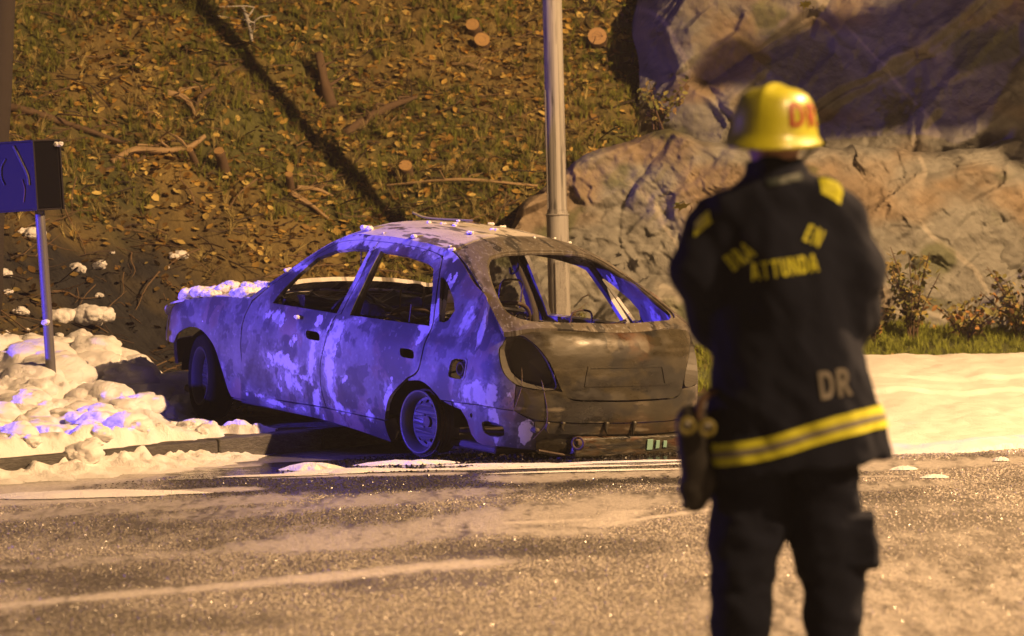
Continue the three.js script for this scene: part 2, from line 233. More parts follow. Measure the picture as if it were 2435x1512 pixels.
function panel(map, outer, holes = [], { th = 0.012, L = 0.07, inset = 0, side = 1, dent = 0.004, uv = null, scale = [1, 1] } = {}) {
  const dens = (poly) => { const o = []; poly.forEach((a, i) => { const b = poly[(i + 1) % poly.length], d = Math.hypot((b[0] - a[0]) * scale[0], (b[1] - a[1]) * scale[1]), n = Math.max(1, Math.ceil(d / L)); if (d < 1e-5) return; for (let k = 0; k < n; k++) o.push(new THREE.Vector2(mix(a[0], b[0], k / n), mix(a[1], b[1], k / n))); }); return o; };
  let cs = [dens(outer), ...holes.map(dens)];
  if (THREE.ShapeUtils.isClockWise(cs[0])) cs[0].reverse(); for (let i = 1; i < cs.length; i++) if (!THREE.ShapeUtils.isClockWise(cs[i])) cs[i].reverse();
  const pts = cs.flat(); let tri = THREE.ShapeUtils.triangulateShape(cs[0], cs.slice(1));
  for (let it = 0; it < 7; it++) { // split long inner edges, the same way on both sides
    const mid = new Map(), out = []; let did = false;
    const rim = new Set(); // edges seen once are the rim
    const cnt = new Map(); for (const t of tri) for (let e = 0; e < 3; e++) { const a = t[e], b = t[(e + 1) % 3], k = a < b ? a * 1e6 + b : b * 1e6 + a; cnt.set(k, (cnt.get(k) ?? 0) + 1); }
    const M = (a, b) => { const k = a < b ? a * 1e6 + b : b * 1e6 + a; if (cnt.get(k) < 2) return -1; const p = pts[a], q = pts[b]; if (Math.hypot((p.x - q.x) * scale[0], (p.y - q.y) * scale[1]) < L * 1.35) return -1; if (!mid.has(k)) { mid.set(k, pts.length); pts.push(new THREE.Vector2((p.x + q.x) / 2, (p.y + q.y) / 2)); did = true; } return mid.get(k); };
    for (const [a, b, c] of tri) {
      const x = M(a, b), y = M(b, c), z = M(c, a), n = (x >= 0) + (y >= 0) + (z >= 0);
      if (!n) out.push([a, b, c]); else if (n === 3) out.push([a, x, z], [x, b, y], [z, y, c], [x, y, z]);
      else if (n === 1) { if (x >= 0) out.push([a, x, c], [x, b, c]); else if (y >= 0) out.push([a, b, y], [a, y, c]); else out.push([a, b, z], [z, b, c]); }
      else { if (x < 0) out.push([c, z, y], [z, a, y], [a, b, y]); else if (y < 0) out.push([a, x, z], [x, b, z], [b, c, z]); else out.push([b, y, x], [x, y, a], [y, c, a]); }
    }
    tri = out; if (!did) break;
  }
  const P = [], N = [], e = 1e-3;
  for (const p of pts) {
    const a = map(p.x, p.y), b = map(p.x + e, p.y), c = map(p.x, p.y + e), u = V(b).sub(V(a)), w = V(c).sub(V(a)), n = u.cross(w).normalize();
    if (n.dot(new THREE.Vector3(a[0] < 0 && Math.abs(a[2]) < 0.7 ? -0.5 : 0.0, 0.35, Math.sign(a[2]) || 1)) < 0 && !(a[0] < -0.6 && n.x < -0.3) ) n.negate();
    if (a[0] < -0.6 && n.x > 0.3) n.negate();
    const dd = dent * (fbm(a[0] * 5 + 2, a[1] * 5, a[2] * 5 + 7, 3) - 0.5) * 2 - inset;
    P.push(V(a).addScaledVector(n, dd)); N.push(n);
  }
  const pos = [], nor = [], uvs = [], S = -side, put = (v, n, q) => { pos.push(v.x, v.y, v.z * S); nor.push(n.x, n.y, n.z * S); uvs.push(...(uv ? uv(q.x, q.y) : [q.x, q.y])); };
  const back = P.map((p, i) => p.clone().addScaledVector(N[i], -th));
  for (const t of tri) { // wind each face to agree with its normal
    const [i, j, k] = t, f = P[j].clone().sub(P[i]).cross(P[k].clone().sub(P[i])).dot(N[i]) * S < 0 ? [i, k, j] : [i, j, k];
    for (const q of f) put(P[q], N[q], pts[q]); for (const q of [f[0], f[2], f[1]]) put(back[q], N[q].clone().negate(), pts[q]);
  }
  let o = 0; for (const c of cs) { for (let i = 0; i < c.length; i++) { const a = o + i, b = o + (i + 1) % c.length, n = P[b].clone().sub(P[a]).cross(N[a]).normalize(), q1 = [[P[a], a], [back[a], a], [P[b], b]], q2 = [[P[b], b], [back[a], a], [back[b], b]]; if (back[a].clone().sub(P[a]).cross(P[b].clone().sub(P[a])).dot(n) * S < 0) { q1.reverse(); q2.reverse(); } for (const [v, k] of [...q1, ...q2]) put(v, n, pts[k]); } o += c.length; }
  const g = new THREE.BufferGeometry(); g.setAttribute('position', new THREE.Float32BufferAttribute(pos, 3)); g.setAttribute('normal', new THREE.Float32BufferAttribute(nor, 3)); g.setAttribute('uv', new THREE.Float32BufferAttribute(uvs, 2)); return g;
}
// burnt finishes: what is left of the paint, bare scaled steel, rust and soot, in metres of panel
const sidePatch = [ // x, y, rx, ry, amount of paint left
  [1.62, .81, .15, .05, .85], [1.36, .68, .06, .10, .7], [1.47, .51, .17, .07, 1], [1.13, .52, .05, .20, .8], [1.40, .40, .16, .06, .8], [1.14, .80, .08, .05, .6], [1.6, .26, .36, .03, .8], [1.10, .30, .07, .12, .9], [1.2, .46, .10, .04, .6],
  [.93, .74, .09, .12, .95], [.92, .52, .04, .22, .95], [.72, .82, .18, .04, .55], [.80, .46, .10, .03, .5], [.5, .26, .18, .06, .7], [.31, .36, .05, .16, .9], [.62, .36, .08, .04, .5], [.86, .28, .10, .05, .8],
  [-.30, .95, .05, .12, .8], [-.53, .90, .045, .14, .95], [-.62, .53, .20, .06, 1], [-.42, .45, .14, .03, .7], [-.72, .36, .06, .14, .8], [-.95, .33, .05, .08, .9], [.12, 1.30, .3, .04, .9], [1.2, 1.3, .6, .05, .9], [.6, 1.33, .6, .04, .9], [.93, 1.12, .05, .2, .8], [.02, 1.0, .07, .22, .8], [1.6, 1.08, .3, .04, .7],
];
const sideTex = tex(2048, 768, (u, v) => {
  const t = mix(-1.7, 3.7, u), y = mix(0, 1.45, v);
  const wx = t + .12 * (fbm(t * 4, y * 4, 3, 4) - .5), wy = y + .14 * (fbm(t * 4 + 9, y * 4, 7, 4) - .5);
  let m = -0.6; for (const [px, py, rx, ry, a] of sidePatch) m = Math.max(m, a * 1.1 - Math.hypot((wx - px) / rx, (wy - py) / ry) * .85);
  const n = fbm(t * 15, y * 7, 1, 5), fine = fbm(t * 60, y * 60, 2, 3), big = fbm(t * 1.7, y * 2.2, 6, 4), drip = fbm(t * 26, y * 3.5, 12, 3), mid = fbm(t * 5.5, y * 6, 17, 4);
  const e = m + 1.15 * (n - .5) + .95 * (fbm(t * 30, y * 22, 19, 3) - .5) + .5 * (fine - .5) - .22, paint = sstep(-.03, mix(.06, .34, sstep(.35, .6, fbm(t * 3, y * 3, 71, 3))), e), bloom = sstep(-.7, .05, e) * (1 - paint), edge = sstep(-.10, -.02, e) * (1 - paint);
  let g = .04 + .15 * big + .14 * (mid - .5) + .05 * (drip - .5) + .05 * (fine - .5) + .17 * bloom * mid * 1.7; let c = [g, g * .96, g * .95];
  const rust = sstep(.50, .64, fbm(t * 3.4 + 31, y * 4.2, 4, 5)) * .75; c = [mix(c[0], .16 * (.4 + mid), rust), mix(c[1], .10 * (.4 + mid), rust), mix(c[2], .075 * (.4 + mid), rust)];
  const soot = Math.max(sstep(.53, .62, fbm(t * 4.2, y * 5 + 50, 9, 5)), .8 * sstep(.57, .63, fbm(t * 13, y * 11 + 20, 39, 4))) * .82; c = c.map((k) => mix(k, .022, soot) * (1 - .45 * edge));
  const speck = sstep(.74, .80, fbm(t * 38, y * 38, 23, 2)) * .15 * (1 - paint); c = c.map((k) => mix(k, .42, speck));
  const p = (.36 + .26 * mid + .08 * (fine - .5)) * (1 - .4 * sstep(.62, .70, fbm(t * 24, y * 24, 27, 3))); return [mix(c[0], p, paint), mix(c[1], p * .965, paint), mix(c[2], p * .95, paint)];
}, true, THREE.ClampToEdgeWrapping);
const sideUV = (t, y) => [(t + 1.7) / 5.4, y / 1.45];
const rearTex = tex(1024, 512, (u, v) => {
  const t = mix(-2.6, -.6, u), y = mix(.05, 1.05, v), n = fbm(t * 8, y * 8, 21, 5), fine = fbm(t * 40, y * 40, 22, 3), big = fbm(t * 2.6, y * 3.2, 25, 4), str = fbm(t * 3, y * 26, 27, 4);
  let c = [.016 + .042 * n, .014 + .036 * n, .009 + .021 * n];
  const rust = sstep(.46, .60, big + .3 * (n - .5)) * mix(.35, 1, sstep(.45, .6, y)); c = [mix(c[0], .066 * (.4 + fine), rust), mix(c[1], .031 * (.4 + fine), rust), mix(c[2], .013 * (.4 + fine), rust)];
  const soot = sstep(.50, .60, fbm(t * 4 + 60, y * 5, 29, 5)); c = c.map((k) => mix(k, .014, soot * .9));
  const low = sstep(.62, .45, y), ash = sstep(.58, .70, str * .6 + n * .4) * (.12 + .6 * low); c = [mix(c[0], .20, ash), mix(c[1], .175, ash), mix(c[2], .135, ash)];
  const bare = sstep(.56, .62, fbm(t * 9, y * 7 + 80, 33, 4)) * .7 * sstep(.58, .75, y) * sstep(.95, .85, y); return [mix(c[0], .11, bare), mix(c[1], .095, bare), mix(c[2], .068, bare)];
}, true, THREE.ClampToEdgeWrapping);
const rearUV = (t, y) => [(t + 2.6) / 2, (y - .05) / 1.0];
const roofTex = tex(1024, 1024, (u, v) => {
  const x = mix(-1, 2.1, u), z = mix(-1, 1, v), n = fbm(x * 7, z * 9, 41, 5), fine = fbm(x * 50, z * 50, 42, 3), big = fbm(x * 2.4, z * 3, 43, 4);
  const hatch = sstep(.2, .12, x);
  const ash = sstep(.33, .45, big + .6 * (n - .5) + .13) * (1 - .8 * hatch), speck = sstep(.62, .72, fine);
  let c = [.09 + .10 * n, .075 + .08 * n, .05 + .05 * n]; c = [mix(c[0], .50 + .16 * fine, ash), mix(c[1], .465 + .15 * fine, ash), mix(c[2], .42 + .14 * fine, ash)];
  const soot = sstep(.60, .68, fbm(x * 6 + 11, z * 11, 45, 4)); c = c.map((k) => mix(k, .045, .8 * soot) * (1 - .45 * hatch)); return c.map((k) => mix(k, .35, speck * .3));
}, true, THREE.ClampToEdgeWrapping);
const roofUV = (x, v) => [(x + 1) / 3.1, (v + 1) / 2];
const wetRough = tex(512, 512, (u, v) => .25 + .75 * sstep(.3, .7, tile(5, 14)(u, v)));
const M = { lampbox: std([.075, .07, .06], .5, { bumpMap: LUMPS, bumpScale: .003 }),
  side: std(null, .55, { map: sideTex, bumpMap: GRAIN, bumpScale: .0015 }), rear: std(null, .62, { map: rearTex, roughnessMap: wetRough, bumpMap: GRAIN, bumpScale: .0016 }), roof: std(null, .7, { map: roofTex, roughnessMap: wetRough, bumpMap: GRAIN, bumpScale: .0018 }),
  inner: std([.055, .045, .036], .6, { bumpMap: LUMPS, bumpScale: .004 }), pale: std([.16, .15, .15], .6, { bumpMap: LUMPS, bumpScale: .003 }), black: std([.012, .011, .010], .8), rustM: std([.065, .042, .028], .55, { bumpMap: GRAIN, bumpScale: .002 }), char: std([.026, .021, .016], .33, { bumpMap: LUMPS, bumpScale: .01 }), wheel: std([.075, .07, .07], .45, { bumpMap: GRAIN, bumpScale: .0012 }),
};
const carRoot = thing('burnt_car', 'burnt-out five-door hatchback without glass, front wheels up on the pavement', 'car', [.054, -.1017, -23.312]);
carRoot.rotation.set(R(1.864), Math.PI / 2 + R(36.7), R(4.54), 'YZX');
const car = carRoot;
const FWIN = [[1.70, .864], [1.347, .864], [.972, .864], [.955, 1.0], [.951, 1.149], [.957, 1.262], [1.149, 1.256], [1.30, 1.232], [1.45, 1.178], [1.567, 1.059], [1.64, .964], [1.685, .90]];
const RWIN = [[.829, .866], [.391, .872], [.0, .877], [.101, 1.051], [.215, 1.205], [.30, 1.232], [.40, 1.245], [.553, 1.260], [.836, 1.266], [.833, 1.076]];
const QWIN = [[-.075, .91], [.018, 1.037], [.105, 1.160], [.082, 1.165], [.004, 1.13], [-.115, 1.05], [-.178, .985], [-.160, .925], [-.124, .908]];
const rr2 = (cx, cy, w, h, r, sk = 0) => { const o = []; for (let i = 0; i < 20; i++) { const a = i / 20 * Math.PI * 2, c = Math.cos(a), s = Math.sin(a); o.push([cx + w / 2 * Math.sign(c) * Math.abs(c) ** r + sk * s, cy + h / 2 * Math.sign(s) * Math.abs(s) ** r]); } return o; };
for (const side of [1, -1]) { // 1 = the left side, towards the beacon
  const o = { side, uv: sideUV }, tagS = side > 0 ? (p, l) => { p.userData.label = l; return p; } : (p) => p;
  const gap = curve([[.972, .852], [1.0, .752], [1.023, .648], [1.052, .542], [1.056, .438], [1.04, .345], [1.02, .272]]);
  const fd = part('front_door', panel(wrapMap, [...curve([[1.925, .858], [1.80, .965], [1.6, 1.103], [1.4, 1.235], [1.28, 1.288], [1.1, 1.312], [.918, 1.318]]), [.905, 1.1], [.928, .862], ...gap, ...curve([[1.5, .262], [1.935, .275], [1.957, .5], [1.965, .7], [1.935, .84]])], [FWIN, rr2(1.157, .708, .155, .055, .5, .02)], { ...o, th: .028 }), M.side, car);
  tagS(fd, 'front door with patches of white paint left between rust');
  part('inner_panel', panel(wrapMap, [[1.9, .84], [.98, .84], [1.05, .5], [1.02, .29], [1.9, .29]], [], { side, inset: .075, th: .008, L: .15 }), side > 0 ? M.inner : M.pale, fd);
  const rd = part('rear_door', panel(wrapMap, [...curve([[.91, 1.318], [.6, 1.317], [.35, 1.303], [.22, 1.283]]), [.185, 1.262], [.07, 1.06], [-.018, .90], ...curve([[-.022, .859], [-.012, .784], [-.008, .707], [.006, .632], [.042, .588], [.118, .552]]), ...curve([[.187, .505], [.296, .42], [.348, .335], [.378, .265]]), [.98, .268], ...curve([[1.012, .272], [1.032, .345], [1.048, .438], [1.044, .542], [1.015, .648], [.992, .752], [.964, .852]]), [.92, .862], [.897, 1.1]], [RWIN, rr2(.138, .697, .14, .055, .5, .015)], { ...o, th: .028 }), M.side, car);
  tagS(rd, 'rear door, paint burnt to brown and lilac-white patches');
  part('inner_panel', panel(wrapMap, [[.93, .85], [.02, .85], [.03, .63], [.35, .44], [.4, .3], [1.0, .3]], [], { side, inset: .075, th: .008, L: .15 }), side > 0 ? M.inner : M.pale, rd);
  const qp = part('quarter_panel', panel(wrapMap, [...curve([[.21, 1.320], [.12, 1.314], [-.05, 1.248], [-.232, 1.153], [-.43, 1.085], [-.613, 1.030], [-.72, .955], [-.805, .89]]), ...curve([[-.783, .884], [-.764, .832], [-.745, .80], [-.772, .728], [-.814, .655], [-.885, .600]]), [-.868, .452], [-.594, .463], [-.214, .453], ...curve([[-.192, .473], [-.09, .528], [-.001, .547], [.10, .535]]), ...curve([[.108, .545], [.032, .580], [-.004, .629], [-.018, .707], [-.022, .784], [-.033, .859]]), [-.03, .90], [.058, 1.06], [.174, 1.262], [.20, 1.30]], [QWIN, rr2(-.375, .655, .165, .125, .5, -.02)], { ...o, th: .02 }), M.side, car);
  tagS(qp, 'rear quarter panel with ash-white scorch marks round the fuel filler');
  part('pillar_trim', panel(wrapMap, [[.19, 1.26], [.06, 1.04], [-.02, .89], [-.06, .9], [.02, 1.05], [.14, 1.26]], [], { ...o, inset: .03, th: .03 }), M.side, car);
  part('roof_rail', panel(wrapMap, [...curve([[1.985, .874], [1.8, 1.0], [1.6, 1.138], [1.4, 1.272], [1.25, 1.333], [1.0, 1.352], [.6, 1.352], [.3, 1.336], [.13, 1.314]]), [.22, 1.290], ...curve([[.35, 1.309], [.6, 1.322], [.92, 1.323], [1.1, 1.318], [1.28, 1.294], [1.4, 1.241], [1.6, 1.108], [1.8, .971], [1.94, .862]])], [], { ...o, th: .05, L: .06 }), M.side, car);
  part('front_fender', panel(wrapMap, [[1.945, .864], ...curve([[1.985, .872], [2.2, .862], [2.54, .832], [2.8, .79], [3.0, .735], [3.12, .67]]), [3.16, .55], [3.02, .50], [2.83, .50], ...curve([[2.80, .528], [2.764, .57], [2.682, .608], [2.586, .63], [2.468, .623], [2.351, .575], [2.266, .5], [2.2, .375], [2.165, .269], [2.14, .215]]), [1.95, .215], ...curve([[1.945, .275], [1.967, .5], [1.975, .7], [1.945, .84]])], [], { ...o, th: .012 }), M.side, car);
  part('sill', panel(wrapMap, [[2.13, .205], ...curve([[1.95, .21], [1.94, .265], [1.5, .252], [1.02, .262], [.385, .255]]), [.387, .125], [.69, .158], [1.05, .184], [1.58, .192]], [], { ...o, th: .09 }), M.side, car);
  part('quarter_lower', panel(wrapMap, [[-.214, .443], [-.594, .453], [-.868, .442], [-.985, .385], [-1.009, .205], [-.805, .216], [-.60, .212], [-.542, .224], [-.480, .269], [-.453, .346], [-.384, .410], [-.27, .428]], [loop([[-.615, .355], [-.79, .342], [-.795, .282], [-.63, .290]]), rr2(-.50, .385, .03, .028, 1)], { ...o, inset: .02, th: .018 }), M.side, car);
  part('inner_arch', grid(20, 4, (u, v) => { const a = u * Math.PI; return [Math.cos(a) * .34, .30 + Math.sin(a) * .31, -side * mix(.48, .80, v)]; }), M.black, car);
  part('inner_arch', grid(20, 4, (u, v) => { const a = u * Math.PI; return [2.465 + Math.cos(a) * .34, .32 + Math.sin(a) * .31, -side * mix(.46, .76, v)]; }), M.black, car);
  // tail lamp: an empty burnt-out housing sunk into the corner
  const LO = loop([[-.80, .884], [-.77, .832], [-.755, .80], [-.78, .728], [-.82, .655], [-.89, .605], [-.985, .585], [-1.10, .582], [-1.108, .62], [-1.066, .729], [-.99, .822], [-.905, .880]], 2);
  const c0 = [-.93, .73], ring = (k, ins) => LO.map(([t, y]) => [mix(c0[0], t, k), mix(c0[1], y, k), ins]);
  const lampPos = [], A = ring(1, 0), B = ring(.84, .12); const at = ([t, y, ins]) => { const p = wrapMap(t, y), q = Math.hypot(p[0] + .2, p[2]); return [p[0] - ins * (p[0] + .2) / q, p[1], -side * (p[2] - ins * p[2] / q)]; };
  for (let i = 0; i < A.length; i++) { const j = (i + 1) % A.length, a = at(A[i]), b = at(A[j]), c = at(B[i]), d = at(B[j]), e = at([...c0, .13]); lampPos.push(...a, ...b, ...c, ...b, ...d, ...c, ...c, ...d, ...e); }
  const lg = new THREE.BufferGeometry(); lg.setAttribute('position', new THREE.Float32BufferAttribute(lampPos, 3)); lg.computeVertexNormals();
  const tl = part('tail_lamp_housing', lg, M.lampbox, car); tagS(tl, 'empty burnt-out tail lamp housing');
  if (side > 0) { // fuel filler
    const f = wrapMap(-.375, .655), fp = part('fuel_filler', new THREE.LatheGeometry([[.0, -.05], [.028, -.05], [.03, -.012], [.042, -.012], [.044, -.05], [.085, -.055]].map((q) => new THREE.Vector2(...q)), 24).rotateX(-Math.PI / 2).rotateY(R(-4)).translate(f[0], f[1], -f[2]), M.inner, car);
    part('filler_surround', panel(wrapMap, rr2(-.375, .655, .185, .145, .5, -.02), [rr2(-.375, .655, .16, .12, .5, -.02)], { side, uv: sideUV, inset: -.004, th: .02, L: .04 }), M.side, fp);
  }
  if (side < 0) part('seat_belt', tube([[.86, 1.25, .50], [.85, 1.18, .52], [.84, 1.14, .50], [.87, 1.12, .48], [.86, 1.16, .46]], .008, 20, 5), M.black, car);
}
// roof, hatch, hood, windscreen frame: across both sides
const sym = (half) => [...half, ...half.slice().reverse().map(([x, v]) => [x, -v])];
const S2 = [1, .6];
part('roof', panel(topMap, [...curve([[.135, .985], [.165, .6], [.19, 0], [.165, -.6], [.135, -.985]], 4), ...curve([[.3, -1], [.6, -1], [1.0, -1], [1.25, -1]], 3), ...curve([[1.29, -.97], [1.34, -.5], [1.36, 0], [1.34, .5], [1.29, .97]], 3), ...curve([[1.25, 1], [1.0, 1], [.6, 1], [.3, 1]], 3)], [], { th: .012, uv: roofUV, dent: .009, scale: S2 }), M.roof, car).userData.label = 'roof crusted with pale ash and foam residue';
part('windscreen_frame', panel(topMap, [[1.36, 0], [1.34, .5], [1.29, .985], ...curve([[1.4, 1], [1.6, 1], [1.8, 1], [1.99, 1]], 3), [2.05, .6], [2.08, 0], [2.05, -.6], ...curve([[1.99, -1], [1.8, -1], [1.6, -1], [1.4, -1]], 3), [1.29, -.985], [1.34, -.5]], [loop([[1.42, 0], [1.40, .6], [1.42, .86], [1.6, .88], [1.88, .88], [1.95, .6], [1.97, 0], [1.95, -.6], [1.88, -.88], [1.6, -.88], [1.42, -.86], [1.40, -.6]], 2)], { th: .03, uv: roofUV, scale: S2 }), M.roof, car);
const hatch = part('hatch', panel(topMap, [...curve([[.118, .975], [.148, .6], [.172, 0], [.148, -.6], [.118, -.975]], 4), ...curve([[.0, -.985], [-.2, -.985], [-.45, -.985], [-.70, -.98]], 3), ...curve([[-.80, -.72], [-.87, -.4], [-.89, 0], [-.87, .4], [-.80, .72]], 3), ...curve([[-.70, .98], [-.45, .985], [-.2, .985], [.0, .985]], 3)], [loop([[-.082, .70], [-.088, .3], [-.088, -.3], [-.082, -.70], [-.16, -.80], [-.30, -.87], [-.45, -.895], [-.57, -.885], [-.66, -.80], [-.75, -.60], [-.81, -.3], [-.825, 0], [-.81, .3], [-.75, .60], [-.66, .80], [-.57, .885], [-.45, .895], [-.30, .87], [-.16, .80]], 2)], { th: .035, uv: roofUV, dent: .005, scale: S2 }), M.roof, car);
hatch.userData.label = 'hatch frame round the empty rear window';
part('window_rim', panel(topMap, loop([[-.062, .70], [-.068, .3], [-.068, -.3], [-.062, -.70], [-.15, -.83], [-.30, -.90], [-.45, -.925], [-.58, -.91], [-.68, -.82], [-.77, -.61], [-.83, -.3], [-.845, 0], [-.83, .3], [-.77, .61], [-.68, .82], [-.58, .91], [-.45, .925], [-.30, .90], [-.15, .83]], 2), [loop([[-.092, .69], [-.098, .3], [-.098, -.3], [-.092, -.69], [-.165, -.78], [-.30, -.85], [-.45, -.875], [-.56, -.865], [-.65, -.785], [-.74, -.59], [-.80, -.3], [-.815, 0], [-.80, .3], [-.74, .59], [-.65, .785], [-.56, .865], [-.45, .875], [-.30, .85], [-.165, .78]], 2)], { inset: .012, th: .012, uv: roofUV, scale: S2, L: .05 }), M.roof, hatch);
const mirT = (half) => [...half, ...half.slice().reverse().map(([t, y]) => [2 * TC - t, y])];
part('hatch_panel', panel(wrapMap, mirT([[-1.53, .963], ...curve([[-1.3, .958], [-1.0, .945], [-.88, .92], [-.812, .892]]), ...curve([[-.907, .884], [-.994, .826], [-1.072, .735], [-1.117, .63], [-1.137, .577], [-1.172, .534], [-1.25, .523]]), [-1.53, .517]]), [], { th: .02, uv: rearUV, dent: .006, L: .06 }), M.rear, hatch).userData.label = 'sooty olive-brown tailgate skin streaked with rust';
{ // raised number-plate surround and lock
  const o = [[TC + .27, .60], [TC - .27, .60], [TC - .25, .72], [TC + .25, .72]], i = [[TC + .255, .612], [TC - .255, .612], [TC - .238, .708], [TC + .238, .708]];
  part('plate_surround', panel(wrapMap, o, [i], { uv: rearUV, inset: -.005, th: .012 }), M.rear, hatch);
}
part('rear_panel', panel(wrapMap, mirT([[-1.53, .507], ...curve([[-1.25, .513], [-1.18, .524], [-1.142, .568]]), [-1.10, .574], [-.985, .578], [-.89, .596], [-.872, .447], ...curve([[-1.0, .40], [-1.25, .385]]), [-1.53, .382]]), [], { th: .015, uv: rearUV, dent: .008, L: .05 }), M.rear, car);
part('bumper_beam', panel(wrapMap, mirT([[-1.53, .375], [-1.25, .378], [-.99, .39], [-1.0, .325], [-1.25, .315], [-1.53, .312]]), [], { th: .03, inset: -.006, uv: rearUV, dent: .022, L: .035 }), M.rear, car);
part('rear_valance', panel(wrapMap, mirT([[-1.53, .315], [-1.25, .318], [-.99, .33], [-1.012, .198], [-1.13, .178], [-1.25, .182], [-1.33, .170], [-1.53, .172]]), [rr2(-1.2, .27, .05, .05, 1)], { th: .015, inset: .010, uv: rearUV, dent: .028, L: .035 }), M.rear, car);
{ // spare-wheel tub hanging below the valance, with ribs
  const tub = part('spare_wheel_tub', box(.30, .13, .86, -.815, .238, .06, .025), M.rear, car);
  for (const [z, w, h] of [[.195, .045, .065], [.255, .03, .05], [.312, .028, .042]]) part('reflective_scrap', box(.006, h, w, -.972, .245, z, .003, [0, 0, .08]), std([.20, .36, .31], .45), tub);
  part('tow_loop', [new THREE.TorusGeometry(.035, .009, 8, 20).rotateY(R(35)).translate(-.985, .27, -.36), box(.05, .03, .03, -.95, .27, -.35, .006)], M.rustM, car);
  part('exhaust', [new THREE.CylinderGeometry(.022, .022, .24, 14, 1, true).rotateZ(Math.PI / 2).translate(-.88, .16, .42)], M.rustM, car);
}
{ // what hangs off the burnt tail: wires, a torn strip, melted drips
  const on = (t, y, o) => { const p = wrapMap(t, y), q = Math.hypot(p[0] + .2, p[2]); return [p[0] + o * (p[0] + .2) / q, y, -(p[2] + o * p[2] / q)]; };
  for (const k of [0, 2.6]) { const t0 = -.9 - k * .045; part('burnt_wire', tube([on(t0, .70 - k * .02, -.08), on(t0 - .02, .60, -.01), on(t0 - .015 * k, .52 - .05 * k, .012), on(t0 + .03, .44 - .06 * k, .016)], .0032, 16, 5), M.rustM, car); }
  for (const k of [.4, 1.1, 3.3, 4.9]) { const t0 = -1.02 - k * .115, l = .03 + .09 * h3(k * 10 | 0, 3, 8); part('melted_drip', taper([on(t0, .39, .006), on(t0 + .01, .39 - l * .6, .016), on(t0 + .02 * (h3(k * 10 | 0, 4, 8) - .5), .39 - l, .012)], [.016, .010, .004], 6, 6, .4), M.rear, car); }
  part('torn_strip', tube([on(-1.02, .215, .01), on(-1.2, .19, .03), on(-1.36, .205, .015), on(-1.5, .175, .03)], .009, 20, 5), M.rustM, car);
}
part('hood', panel(hoodMap, [...curve([[1.985, 1], [2.2, 1], [2.5, 1], [2.8, 1], [3.0, 1], [3.2, 1]], 3), [3.32, .7], [3.335, 0], [3.32, -.7], ...curve([[3.2, -1], [3.0, -1], [2.8, -1], [2.5, -1], [2.2, -1], [1.985, -1]], 3), [2.03, -.5], [2.06, 0], [2.03, .5]], [], { th: .012, uv: (x, v) => [(x + 1) / 4.6, (v + 1) / 2], dent: .02, scale: S2 }), M.roof, car).userData.label = 'buckled burnt hood';
part('front_bumper_bar', panel((t, y) => { const p = wrapMap(t, y); return p; }, [[3.02, .49], [TF, .52], [2 * TF - 3.02, .49], [2 * TF - 3.02, .33], [TF, .30], [3.02, .33]], [], { th: .02, inset: .05, L: .1, uv: sideUV }), M.inner, car);
// floor, bulkhead and burnt interior
part('floor_pan', box(3.5, .05, 1.36, 1.15, .19, 0, .02), M.inner, car);
part('boot_floor', box(.72, .04, 1.2, -.52, .34, 0, .02), M.inner, car);
part('bulkhead', box(.05, .62, 1.36, 1.98, .52, 0, .01), M.inner, car);
part('engine_block', lump(.62, .36, .9, 2.5, .5, 0, 3), M.inner, car);
function lump(w, h, d, x, y, z, s, amp = .12) { // charred mass with broken edges
  const g = new THREE.BoxGeometry(w, h, d, 14, 8, 14), p = g.attributes.position;
  for (let i = 0; i < p.count; i++) { const a = p.getX(i), b = p.getY(i), c = p.getZ(i), n = fbm(a * 6 + s, b * 6, c * 6 + s, 3) - .5, m = fbm(a * 17 + s, b * 17, c * 17, 2) - .5; p.setXYZ(i, a * (1 + amp * n * 3) + .03 * m, b * (1 + amp * n * 4) + .05 * m + amp * .5 * n, c * (1 + amp * n * 2) + .03 * m); }
  g.computeVertexNormals(); return g.translate(x, y, z);
}
part('dashboard_remains', [lump(.36, .24, 1.25, 1.70, .77, 0, 5, .25), tube([[1.5, .80, -.6], [1.52, .83, -.2], [1.5, .79, .2], [1.53, .82, .6]], .018, 30, 6)], M.char, car);
